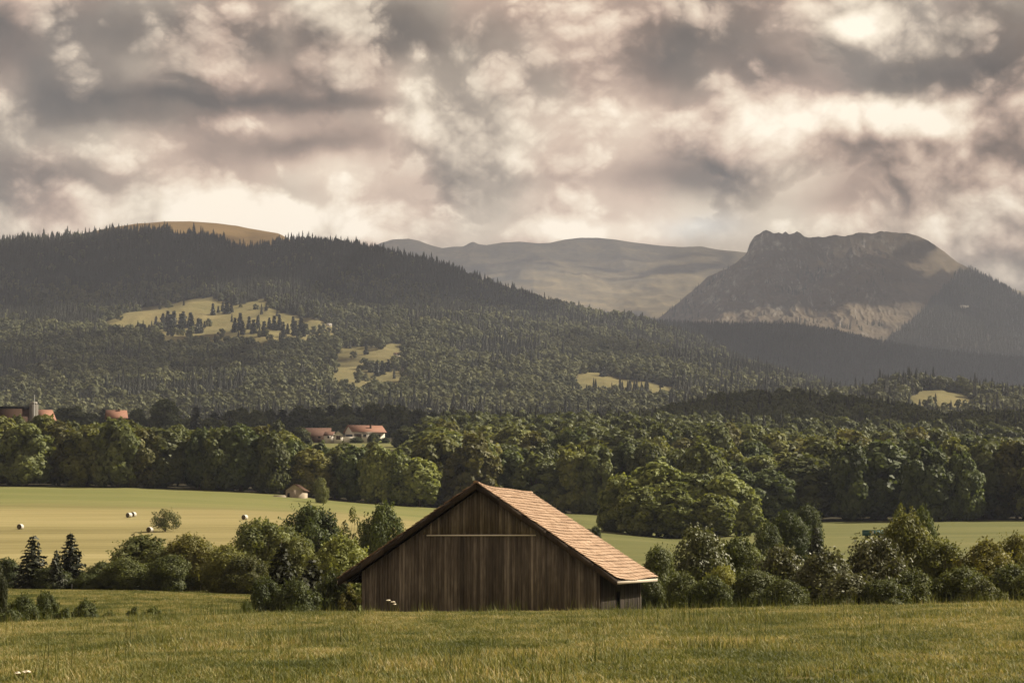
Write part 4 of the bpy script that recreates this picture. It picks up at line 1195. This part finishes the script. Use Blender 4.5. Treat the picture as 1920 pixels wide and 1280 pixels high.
DK, MD, LT, YL, BR = (.62, .66, .62), (1, 1, 1), (1.35, 1.3, 1.2), (1.6, 1.45, 1.05), (1.15, .98, .80)
G1 = 'hedgerow trees left of the barn'; G2 = 'hedgerow bushes right of the barn'
for (nm, kd, cx, top, w, Y, lab, cat, tn, g) in [
    ('spruce', SPR[0], 62, 1000, 84, 208, 'dark bushy spruce, first of the two before the hay field at the left', 'spruce', MD, G1),
    ('spruce', SPR[1], 132, 995, 88, 209, 'ragged dark spruce with an open top, just right of the first spruce', 'spruce', MD, G1),
    ('spruce', SPR[2], 106, 1028, 46, 206, 'small spruce squeezed between the two larger spruces', 'spruce', MD, G1),
    ('hedge_bush', SH[0], 12, 1046, 70, 212, 'dark bush at the left end of the hedge, left of the spruces', 'bush', DK, G1),
    ('hedge_bush', SH[1], 200, 1052, 90, 207, 'dark low bush right of the ragged spruce', 'bush', (.75, .75, .7), G1),
    ('hedge_tree', SH[2], 268, 1003, 150, 214, 'broad round dull green tree below the round field tree', 'tree', (1.05, 1.0, .9), G1),
    ('hedge_tree', SH[3], 360, 1002, 130, 211, 'broad olive-brown tree in the middle of the left hedge', 'tree', BR, G1),
    ('hedge_bush', SH[4], 425, 1022, 90, 206, 'yellowish lower bush between the olive-brown tree and the tall one', 'bush', (1.4, 1.25, .9), G1),
    ('hedge_tree', SH[0], 492, 974, 135, 222, 'tall sunlit green-grey tree with rounded top in the left hedge', 'tree', (1.3, 1.25, 1.1), G1),
    ('hedge_tree', SH[1], 588, 946, 128, 245, 'dark dome-shaped tree rising highest behind the left hedge', 'tree', (.72, .80, .68), G1),
    ('hedge_tree', BARE, 662, 950, 52, 240, 'thin half-bare tree with twiggy crown between two dark trees', 'tree', (1.0, .95, .8), G1),
    ('hedge_tree', SH[3], 715, 944, 92, 238, 'dark compact tree right of the half-bare one above the barn eave', 'tree', (.70, .78, .66), G1),
    ('hedge_tree', SH[2], 640, 1004, 140, 172, 'light green tree close behind the left barn eave', 'tree', (1.45, 1.4, 1.1), G1),
    ('hedge_tree', SH[4], 556, 1008, 90, 176, 'olive tree left of the light green tree behind the spruces by the barn', 'tree', (1.0, .95, .8), G1),
    ('spruce', SPR[1], 528, 1010, 104, 138, 'tall dark spruce nearest the barn on its left', 'spruce', (.9, .9, .9), G1),
    ('spruce', SPR[2], 585, 1042, 110, 132, 'dark drooping spruce against the left barn corner', 'spruce', (.85, .85, .85), G1),
    ('hedge_bush', SH[0], 500, 1082, 80, 126, 'low black-green bush at the foot of the tall spruce', 'bush', DK, G1),
    ('hedge_bush', SH[3], 560, 1086, 95, 125, 'low dark bush in the middle before the spruces by the barn', 'bush', DK, G1),
    ('hedge_bush', SH[1], 628, 1070, 85, 127, 'dark bush under the left barn eave', 'bush', (.7, .72, .66), G1),
    ('twiggy_bush', BARE, 656, 1092, 44, 119, 'small twiggy bush with pale dry stems beside the left barn wall', 'bush', BR, G1),
    ('hedge_bush', SH[2], 462, 1126, 34, 118, 'knee-high bush left of the dark bushes by the barn', 'bush', (.8, .85, .7), G1),
    ('hedge_bush', SH[4], 235, 1046, 90, 205, 'low bush below the broad round dull green tree', 'bush', (.8, .8, .7), G1),
    ('hedge_bush', SH[0], 318, 1040, 100, 204, 'low dark bush between the round tree and the olive-brown one', 'bush', (.78, .78, .66), G1),
    ('hedge_bush', SH[2], 95, 1062, 80, 207, 'dark low growth under the two larger spruces', 'bush', (.6, .62, .55), G1),
    ('hedge_bush', SH[1], 460, 1040, 90, 203, 'brownish low bush under the tall sunlit tree', 'bush', (.95, .85, .7), G1),
    ('hedge_tree', SH[3], 540, 985, 100, 224, 'olive tree right of the tall sunlit one, below the dark dome', 'tree', (1.0, 1.0, .85), G1),
    ('hedge_bush', SH[4], 168, 1072, 60, 206, 'lowest dark bush right under the ragged spruce', 'bush', (.65, .68, .6), G1),
    # right of the barn
    ('hedge_bush', SH[1], 1232, 1022, 84, 156, 'narrow dark bush right behind the low barn eave', 'bush', (.85, .85, .75), G2),
    ('hedge_tree', SV[0], 1312, 988, 130, 160, 'large-leaved olive tree with glinting leaves, first tall one right of the barn', 'tree', (.95, .98, .8), G2),
    ('hedge_bush', SH[4], 1385, 1006, 110, 162, 'dull green bush right of the glinting olive tree', 'bush', (1.0, 1.0, .85), G2),
    ('hedge_bush', SH[0], 1352, 1062, 80, 142, 'bright yellow-green low bush before the glinting olive tree', 'bush', (1.7, 1.5, .9), G2),
    ('hedge_bush', SH[2], 1280, 1072, 90, 144, 'dark low bush between barn and yellow-green bush', 'bush', (.8, .8, .7), G2),
    ('dark_tree', SH[3], 1478, 958, 90, 300, 'dark rounded tree before the right-hand wood edge', 'tree', (.62, .68, .6), G2),
    ('dark_tree', SH[1], 1512, 945, 64, 310, 'taller black-green tree behind the dark rounded tree', 'tree', (.55, .6, .55), G2),
    ('spruce', SPR[0], 1530, 985, 52, 260, 'small dark spruce right of the dark rounded tree', 'spruce', MD, G2),
    ('dark_tree', SH[2], 1440, 978, 56, 290, 'small dark tree left of the dark rounded tree', 'tree', (.65, .7, .6), G2),
    ('silver_bush', SV[1], 1462, 1024, 130, 146, 'silvery-leaved bush, first of three left to right', 'bush', (.92, .92, .82), G2),
    ('silver_bush', SV[2], 1548, 1030, 130, 143, 'silvery-leaved bush, middle and lowest of the three', 'bush', (.88, .88, .8), G2),
    ('silver_bush', SV[0], 1640, 1006, 150, 145, 'broad silvery-leaved bush below the teal trailer', 'bush', (.98, .95, .84), G2),
    ('hedge_tree', SH[4], 1700, 962, 120, 158, 'tall yellow-olive bush with twigs above the silvery bushes', 'tree', (1.35, 1.2, .9), G2),
    ('hedge_tree', BARE, 1688, 944, 50, 160, 'sparse pale twigs standing above the yellow-olive bush', 'bush', (1.5, 1.4, 1.2), G2),
    ('hedge_tree', SH[3], 1733, 952, 60, 175, 'dark green crown behind the yellow-olive bush', 'tree', (.8, .85, .7), G2),
    ('hedge_bush', SH[0], 1768, 1012, 120, 156, 'green-brown bush right of the yellow-olive bush', 'bush', (1.05, .98, .8), G2),
    ('hedge_bush', SH[2], 1850, 1012, 130, 154, 'broad yellow-brown bush in the right hedge', 'bush', (1.35, 1.12, .8), G2),
    ('hedge_bush', SH[1], 1912, 1000, 110, 156, 'brown-green bush at the right end of the hedge', 'bush', (1.15, 1.0, .8), G2),
    ('hedge_bush', SH[4], 1985, 1006, 120, 156, 'green bush continuing the hedge past the right end', 'bush', MD, G2),
    ('hedge_bush', SH[3], 1800, 1062, 120, 141, 'dark low bush before the broad yellow-brown bush', 'bush', (.75, .75, .6), G2),
    ('hedge_bush', SH[0], 1895, 1058, 120, 140, 'dark green low bush in the nearest right corner of the hedge', 'bush', (.8, .8, .65), G2),
    ('hedge_bush', SH[2], 1712, 1066, 110, 140, 'low dull bush below the yellow-olive bush', 'bush', (.9, .88, .75), G2),
    ('hedge_bush', SH[1], 1412, 1066, 110, 141, 'low dark bush below the first silvery bush', 'bush', (.8, .8, .7), G2),
    ('silver_bush', SV[1], 1590, 1074, 130, 138, 'low silvery bush in front of the middle of the right hedge', 'bush', (.85, .85, .76), G2),
    ('hedge_bush', SH[3], 1330, 1078, 90, 139, 'dark low bush at the meadow edge under the glinting olive tree', 'bush', (.7, .72, .6), G2),
    ('hedge_bush', SH[4], 1470, 1086, 100, 137, 'very low bush at the meadow edge under the first silvery bush', 'bush', (.75, .75, .65), G2),
    ('hedge_bush', SH[1], 1655, 1084, 110, 137, 'very low dark bush at the meadow edge below the broad silvery bush', 'bush', (.75, .75, .62), G2),
    ('hedge_bush', SH[0], 1218, 1074, 60, 140, 'small dark bush touching the rear barn corner', 'bush', (.7, .7, .62), G2),
    ('hedge_bush', SH[4], 1940, 1070, 110, 138, 'low bush past the right end of the meadow edge', 'bush', (.8, .78, .62), G2),
    ('hedge_bush', SH[2], 1845, 1086, 90, 137, 'lowest bush in front of the broad yellow-brown one', 'bush', (.8, .75, .6), G2),
    ('field_bush', SH[0], 1117, 986, 22, 420, 'tiny dark round bush at the edge of the sunlit bank', 'bush', (.6, .65, .55), None),
    ('field_bush', SH[2], 1150, 972, 40, 500, 'flat dark bush patch left of the meadow clump', 'bush', (.6, .65, .55), None),
    ('field_tree', FT, 310, 954, 58, 428, 'solitary round tree with lacy crown standing on the hay field', 'tree', (.95, .92, .8), None),
    ('wood_edge_tree', SH[3], 602, 895, 30, 610, 'small pale green tree standing free right of the field shed', 'tree', (1.7, 1.6, 1.3), None),
    # bushes at the brink of the meadow on the left
    ('brink_bush', SH[1], -6, 1060, 50, 104, 'near-black bush cut by the left end of the meadow brink', 'bush', (.5, .5, .5), 'bushes along the meadow brink'),
    ('brink_bush', SH[4], 45, 1116, 62, 101, 'dark leafy bush, widest on the meadow brink at the left', 'bush', (.85, .9, .7), 'bushes along the meadow brink'),
    ('brink_bush', SH[0], 88, 1109, 56, 102, 'dark leafy bush second along the meadow brink', 'bush', (.8, .85, .7), 'bushes along the meadow brink'),
    ('brink_bush', SH[2], 160, 1124, 60, 101, 'rounded green bush alone in the middle of the meadow brink', 'bush', (.95, .98, .75), 'bushes along the meadow brink'),
    ('brink_bush', LOW[0], 205, 1144, 40, 98, 'low bush right of the rounded green brink bush', 'bush', (.9, .9, .7), 'bushes along the meadow brink'),
    ('brink_bush', LOW[1], 250, 1137, 36, 100, 'low leafy sprig before the middle of the pasture', 'bush', (1, 1, .75), 'bushes along the meadow brink'),
    ('brink_bush', LOW[2], 285, 1134, 50, 98, 'low green bush at the right end of the meadow brink', 'bush', (1.05, 1.05, .75), 'bushes along the meadow brink'),
    ('brink_bush', LOW[1], 120, 1140, 50, 99, 'low bush filling the gap before the rounded green one', 'bush', (.85, .9, .7), 'bushes along the meadow brink'),
    ('brink_bush', LOW[0], 20, 1140, 60, 98, 'low dark bush in front of the widest brink bush', 'bush', (.7, .75, .6), 'bushes along the meadow brink'),
    # the clump on the right-hand meadow
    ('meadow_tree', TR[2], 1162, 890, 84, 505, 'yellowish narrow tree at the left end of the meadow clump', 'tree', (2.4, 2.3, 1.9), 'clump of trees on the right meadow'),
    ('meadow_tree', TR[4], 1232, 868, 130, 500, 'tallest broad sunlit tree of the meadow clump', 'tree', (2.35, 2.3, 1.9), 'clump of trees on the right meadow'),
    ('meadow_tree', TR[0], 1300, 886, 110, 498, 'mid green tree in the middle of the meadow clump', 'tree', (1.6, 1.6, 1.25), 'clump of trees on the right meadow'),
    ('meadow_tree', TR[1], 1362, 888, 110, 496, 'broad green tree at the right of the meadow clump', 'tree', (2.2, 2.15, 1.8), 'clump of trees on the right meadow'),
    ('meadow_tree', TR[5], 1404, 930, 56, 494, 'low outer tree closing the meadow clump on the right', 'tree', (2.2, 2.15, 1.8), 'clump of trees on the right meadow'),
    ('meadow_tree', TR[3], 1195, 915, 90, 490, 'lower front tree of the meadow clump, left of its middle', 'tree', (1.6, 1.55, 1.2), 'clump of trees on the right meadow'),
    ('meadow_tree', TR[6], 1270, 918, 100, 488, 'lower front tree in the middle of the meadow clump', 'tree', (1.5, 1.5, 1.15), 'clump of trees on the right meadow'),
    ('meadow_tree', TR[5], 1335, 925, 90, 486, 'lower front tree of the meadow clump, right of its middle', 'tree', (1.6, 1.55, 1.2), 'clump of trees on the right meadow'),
]:
    if g in (G1, G2) and cat != 'spruce': tn = tuple(1.22 * q for q in tn)
    tree_px(nm, kd, cx, top, w, Y, lab, cat, tn, g)

ORD = ['first', 'second', 'third', 'fourth', 'fifth', 'sixth', 'seventh', 'eighth', 'ninth', 'tenth', 'eleventh', 'twelfth', 'thirteenth', 'fourteenth', 'fifteenth', 'sixteenth', 'seventeenth', 'eighteenth', 'nineteenth', 'twentieth',
       'twenty-first', 'twenty-second', 'twenty-third', 'twenty-fourth', 'twenty-fifth', 'twenty-sixth', 'twenty-seventh', 'twenty-eighth', 'twenty-ninth', 'thirtieth', 'thirty-first', 'thirty-second', 'thirty-third', 'thirty-fourth',
       'thirty-fifth', 'thirty-sixth', 'thirty-seventh', 'thirty-eighth', 'thirty-ninth', 'fortieth']


def hue(t):
    r, g, bl = t
    if r > 1.45: return 'yellow-green'
    if r > g * 1.15: return 'rusty brown-green'
    if r > 1.15: return 'light olive'
    if r < .8: return 'dark green'
    return 'mid green'


rt = random.Random(11)
def rtint(light=0.0):
    k = rt.random(); v = rt.uniform(.75, 1.35) + light
    if k < .12: return (1.3 * v, 1.10 * v, .85 * v)
    if k < .40: return (1.35 * v, 1.25 * v, .9 * v)
    if k < .60: return (.72 * v, .80 * v, .70 * v)
    return (v, v, .88 * v)


# the tree row behind the hay field, front rank then the rank behind
prof = [(-60, 780), (0, 776), (50, 786), (100, 778), (150, 802), (190, 786), (222, 780), (250, 784), (300, 804), (350, 795), (400, 806), (450, 800), (500, 802), (540, 806), (580, 830), (620, 834), (660, 832), (700, 832), (740, 836), (775, 850), (830, 900)]
i = 0; cxp = -45.0
while cxp < 795:
    w = rt.uniform(62, 112); top = float(np.interp(cxp, [p[0] for p in prof], [p[1] for p in prof])) + rt.uniform(-4, 14); Y = 648 + rt.uniform(-3, 6)
    if cxp > 700: Y = 642
    tn = rtint(.15 if cxp > 560 else 0.0)
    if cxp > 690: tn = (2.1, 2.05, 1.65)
    tree_px('row_tree', TR[rt.randrange(7)], cxp, top, w, Y, '%s broadleaf tree, %s from the left in the front rank behind the hay field' % (hue(tn), ORD[i]), 'tree', tn, 'front rank of the tree row behind the hay field')
    i += 1; cxp += w * rt.uniform(.50, .62)
i = 0; cxp = -20.0
while cxp < 800:
    w = rt.uniform(60, 84); top = float(np.interp(cxp, [p[0] for p in prof], [p[1] for p in prof])) + rt.uniform(-8, 4); Y = 672 + rt.uniform(-6, 8); tn = rtint()
    tree_px('row_tree', TR[rt.randrange(7)], cxp, top, w, Y, '%s crown, %s from the left in the second rank behind the hay field' % (hue(tn), ORD[i]), 'tree', tn, 'second rank of the tree row behind the hay field')
    i += 1; cxp += w * .72
# the wood on the right slope
sky_r = [(790, 792), (830, 776), (900, 772), (960, 780), (1000, 776), (1060, 769), (1150, 767), (1210, 770), (1240, 778), (1300, 786), (1400, 791), (1460, 800), (1560, 802), (1650, 796), (1750, 802), (1850, 816), (2000, 822)]
nr = 0
RK = ['front rank', 'second rank', 'third rank', 'fourth rank', 'fifth rank', 'sixth rank']
for rk in range(6):
    Yb = (645, 676, 712, 755, 808, 868)[rk]; i = 0; cxp = (812, 830, 806, 820, 800, 815)[rk] + rt.uniform(0, 20)
    while cxp < 1985:
        w = rt.choice((rt.uniform(70, 105), rt.uniform(95, 150))) * 660 / Yb
        Y = Yb + rt.uniform(-9, 9) + (10 if cxp < 1000 else 0); x = float(xpx(cxp, Y)); z = float(ground_z(x, Y))
        h = rt.uniform(13.5, 21.5); lim = float(np.interp(cxp, [p[0] for p in sky_r], [p[1] for p in sky_r])) + 4
        h = min(h, float(zpx(lim, Y)) - z)
        tn = rtint(.05)
        tree('wood_tree', TR[rt.randrange(7)], x, Y, z - .2, h, w / F * Y, '%s broadleaf tree, %s from the left in the %s of the right-hand wood' % (hue(tn), ORD[i], RK[rk]), 'tree', tn, RK[rk] + ' of the right-hand wood')
        i += 1; cxp += w * rt.uniform(.52, .70)
# trees of the shaded plateau behind the row
for (kd, cx, top, w, lab, tn) in [
    (TR[0], 132, 763, 84, 'dark dome-shaped tree right of the orange-roofed house', (.7, .72, .68)), (SPM[0], 193, 764, 30, 'dark pointed conifer left of the house standing between dark trees', (.9, .9, .9)),
    (TR[3], 256, 768, 44, 'dark squat tree right of the house standing between dark trees', (.7, .72, .68)), (TR[4], 310, 748, 62, 'tallest dark round tree on the skyline of the plateau', (.62, .66, .6)),
    (SPM[1], 367, 760, 36, 'dark cone-shaped tree right of the tallest round one', (.95, .9, .85)), (TR[5], 172, 775, 40, 'low dark tree beside the pointed conifer', (.7, .72, .68))]:
    tree_px('plateau_tree', kd, cx, top, w, 1180, lab, 'tree', tn, 'dark trees on the plateau')
i = 0; cxp = 402.0
while cxp < 830:
    w = rt.uniform(34, 56); tn = (.75 * rt.uniform(.85, 1.2),) * 3
    tree_px('plateau_tree', TR[rt.randrange(7)] if rt.random() < .8 else SPM[rt.randrange(4)], cxp, float(np.interp(cxp, [390, 440, 500, 600, 660, 760, 830], [772, 766, 768, 760, 756, 759, 772])) + rt.uniform(-2, 5), w, 1290 + rt.uniform(-20, 20),
            'dark tree, %s from the left in the line behind the farm' % ORD[i], 'tree', tn, 'line of dark trees behind the farm')
    i += 1; cxp += w * .62
for (kd, cx, top, w, Y, lab) in [(TR[1], 668, 818, 26, 1066, 'dark bush before the left end of the white farmhouse'), (TR[2], 700, 812, 24, 1066, 'round dark bush before the middle of the white farmhouse'), (TR[3], 722, 820, 22, 1066, 'dark bush before the right end of the white farmhouse')]:
    tree_px('garden_bush', SH[2], cx, top, w, Y, lab, 'bush', DK, 'garden bushes before the farmhouse')
for (cx, top, w, Y, lab) in [(520, 788, 44, 900, 'olive tree standing left of the dark farm building'), (566, 802, 40, 960, 'dull tree close to the left end of the dark farm building'), (762, 800, 52, 1010, 'dark tree right of the white farmhouse'), (800, 790, 56, 960, 'brownish tree further right of the white farmhouse')]:
    tree_px('farm_tree', TR[(cx // 7) % 7], cx, top, w, Y, lab, 'tree', (.9, .88, .75), 'trees around the farm')

# spruces on the hill pastures
def hill_tree(px, py, hpx, lab, grp):
    x, y, z = hill.hit(px, py, 2300, 5000, 2500); h = hpx / F * y
    tree('pasture_spruce', SPH[rt.randrange(3)], x, y, z - .5, h, h * rt.uniform(.40, .52), lab, 'spruce', (.8, .8, .85), grp)


for (grp, lab, pts) in [
    ('spruces of the middle clump', '%s spruce from the left in the hill pasture, middle clump', [(398, 586, 22), (408, 584, 18), (416, 585, 24), (424, 584, 27), (432, 582, 25), (439, 580, 22)]),
    ('spruces of the left clump', '%s spruce from the left in the hill pasture, widest clump', [(295, 618, 24), (304, 622, 32), (312, 618, 34), (320, 622, 38), (328, 618, 34), (336, 624, 36), (345, 620, 34), (354, 622, 30), (361, 624, 34), (369, 622, 28), (377, 621, 26), (382, 618, 20)]),
    ('spruces of the right clump', '%s spruce from the left in the hill pasture, right-hand row', [(439, 624, 28), (448, 620, 32), (457, 624, 36), (466, 622, 34), (475, 626, 38), (484, 622, 32), (493, 626, 36), (503, 620, 34), (512, 624, 38), (521, 622, 30), (529, 628, 34)]),
    ('spruces of the lower clump', '%s spruce from the left in the dense clump near the white chalet', [(540, 624, 26), (547, 626, 32), (555, 625, 34), (562, 627, 32), (570, 628, 28)]),
    ('spruces of the middle pasture', '%s spruce from the left on the middle hill pasture', [(686, 670, 26), (708, 700, 30), (718, 698, 34), (730, 703, 36)]),
    ('single spruces of the slope', '%s lone spruce from the left high on the large hill pasture', [(470, 572, 14), (478, 572, 17), (500, 584, 14), (508, 556, 22), (520, 588, 16)])]:
    for i, (px, py, hp) in enumerate(pts): hill_tree(px + rt.uniform(-3, 3), py + rt.uniform(-9, 5), hp * rt.uniform(.65, 1.15), lab % ORD[i], grp)
for i, (px, py, hp) in enumerate([(1128, 706, 20), (1133, 705, 22), (1240, 726, 16)]): hill_tree(px, py, hp, '%s spruce from the left at the lowest narrow hill pasture' % ORD[i], 'spruces of the lowest pasture')

# deeper woods: nobody could count these
WB = [broadleaf(400 + k, 15, 11, .08, 18, 1300, .62, M['leaf']) for k in range(4)]
WB = [w_[0] for w_ in WB]
x, y = jitter_grid(690, 1085, -260, 2160, 8.6); u = 960 + F * x / y
farm = (u > 515) & (u < 800) & (y > 860) & (y < 1120); front = ((u > 805) & (y < 885)); vill = (u < 250) & (y < 840) & (y > 790); clr = (u < 800) & (y < 700)
k = ~(farm | front | vill | clr); x, y, u = x[k], y[k], u[k]; z = ground_z(x, y)
lim = np.where(u > 805, np.interp(u, [p[0] for p in sky_r], [p[1] for p in sky_r]), np.interp(u, [p[0] for p in prof], [p[1] for p in prof]) + 6)
h = np.minimum(RNG.uniform(13, 19, len(x)), zpx(lim + 2, y) - z); k = h > 4; x, y, z, h = x[k], y[k], z[k], h[k]
sw_ = RNG.uniform(.8, 1.15, len(x)) * np.clip(h / 13, .4, 1)
scatter('woodland', np.stack([x, y, z - .3], 1), RNG.uniform(0, 6.28, len(x)), np.stack([sw_, sw_, h / 15], 1), RNG.integers(0, 4, len(x)), WB, 'deeper broadleaf woodland behind the tree ranks')
x, y = jitter_grid(1120, 2010, -260, 2160, 9.5); u = 960 + F * x / y; z = ground_z(x, y)
k = ~((u < 800) & (y < 1270)); x, y, u, z = x[k], y[k], u[k], z[k]
sw_ = RNG.uniform(.8, 1.15, len(x)); hh = RNG.uniform(.75, 1.2, len(x)) * np.where(u < 830, .72, 1.0)
scatter('ridge_woodland', np.stack([x, y, z - .3], 1), RNG.uniform(0, 6.28, len(x)), np.stack([sw_, sw_, hh], 1), np.where(RNG.random(len(x)) < .25, 4, RNG.integers(0, 4, len(x))), WB + [far_conifer(140, 17, 6)], 'dark cloud-shaded woodland on the low ridge')

# ------------------------------------------------------------------ the drifting clouds overhead that shade parts of the hills
m, b, out = mat_new('cloud_vapour')
pv = b.node('ShaderNodeVolumePrincipled'); pv.inputs['Color'].default_value = (.95, .95, .95, 1); pv.inputs['Density'].default_value = 0.012
b.l.new(pv.outputs[0], out.inputs['Volume']); M['cloud'] = m
m, b, out = mat_new('thin_cloud_vapour')
pv = b.node('ShaderNodeVolumePrincipled'); pv.inputs['Color'].default_value = (.95, .95, .95, 1); pv.inputs['Density'].default_value = 0.0028
b.l.new(pv.outputs[0], out.inputs['Volume']); M['cloud_thin'] = m


def cloud(tx, ty, tz, rx, ry, zc, seed, rz=0.0, mk='cloud'):
    """a lumpy flat-based cloud at height zc whose shade falls on (tx, ty, tz)"""
    t = (zc - tz) / SUN.z; c = Vector((tx, ty, tz)) + SUN * t
    nu, nv = 96, 40; V = []
    for j in range(nv + 1):
        ph = PI * j / nv - PI / 2
        for i in range(nu):
            a = 2 * PI * i / nu; d = (math.cos(a) * math.cos(ph), math.sin(a) * math.cos(ph), math.sin(ph))
            V.append(d)
    V = np.array(V); u = np.arctan2(V[:, 1], V[:, 0])
    k = 1 + .50 * fbm(V[:, 0] * 1.3 + seed * 3.1, V[:, 1] * 1.3 + V[:, 2] * .6, seed, 5, .55) * 1.6 + .25 * fbm(V[:, 0] * 4 + 9, V[:, 1] * 4 + V[:, 2] * 3, seed + 40, 4)
    th = np.abs(V[:, 2]) ** 1.7 * np.sign(V[:, 2]); P = np.stack([V[:, 0] * k * rx * 1.12, V[:, 1] * k * ry * 1.12, th * k * 210], 1); P[:, 2] = np.where(P[:, 2] < 0, P[:, 2] * .6, P[:, 2])
    cr, sr = math.cos(rz), math.sin(rz); P = np.stack([P[:, 0] * cr - P[:, 1] * sr, P[:, 0] * sr + P[:, 1] * cr, P[:, 2]], 1)
    I = np.arange((nv + 1) * nu).reshape(nv + 1, nu)
    Qd = np.stack([I[:-1], np.roll(I[:-1], -1, 1), np.roll(I[1:], -1, 1), I[1:]], -1).reshape(-1, 4)
    o = link('cloud', new_mesh('cloud', P, Qd, mat=M[mk], smooth=True), loc=c); tag(o, kind='stuff')


for (tx, ty, tz, rx, ry, zc, sd_) in [
    (-850, 4520, 530, 350, 500, 2150, 1), (-420, 4640, 580, 240, 220, 2150, 2), (-80, 4700, 560, 200, 330, 2150, 9),
    (-130, 1560, 75, 200, 310, 1800, 3), (250, 1660, 95, 250, 330, 1800, 4),
    (800, 6150, 500, 620, 800, 2400, 5), 
]: cloud(tx, ty, tz, rx, ry, zc, sd_)
for (tx, ty, tz, rx, ry, zc, sd_) in [(150, 11500, 1350, 1500, 560, 3900, 7), (1750, 8700, 800, 300, 700, 3000, 8), (-700, 3150, 230, 400, 380, 2150, 11), (980, 8800, 1080, 520, 420, 3000, 6), (600, 8450, 880, 300, 480, 3000, 10), (1000, 8250, 780, 300, 260, 3000, 12), (420, 3900, 330, 300, 260, 2150, 13)]: cloud(tx, ty, tz, rx, ry, zc, sd_, 0.0, 'cloud_thin')

# ------------------------------------------------------------------ the hazy air of the valley
mb = MB(); mb.box(-9000, 9000, -400, 16000, -12, 1560)
m, b, out = mat_new('haze')
pv = b.node('ShaderNodeVolumePrincipled'); pv.inputs['Color'].default_value = (.62, .69, .86, 1); pv.inputs['Density'].default_value = 4.7e-5; pv.inputs['Anisotropy'].default_value = 0.15
b.l.new(pv.outputs[0], out.inputs['Volume'])
tag(mb.build('haze', m), kind='stuff', label='thin warm haze filling the valley air')

# ------------------------------------------------------------------ render settings
S.render.engine = 'CYCLES'
S.view_settings.view_transform = 'Standard'; S.view_settings.look = 'None'; S.view_settings.exposure = 0.96; S.view_settings.gamma = 1.0
cy = S.cycles
cy.max_bounces = 5; cy.diffuse_bounces = 2; cy.glossy_bounces = 1; cy.transmission_bounces = 2; cy.volume_bounces = 0; cy.transparent_max_bounces = 4
cy.use_denoising = True; cy.denoiser = 'OPENIMAGEDENOISE'; cy.caustics_reflective = False; cy.caustics_refractive = False
cy.use_adaptive_sampling = True; cy.adaptive_threshold = 0.01
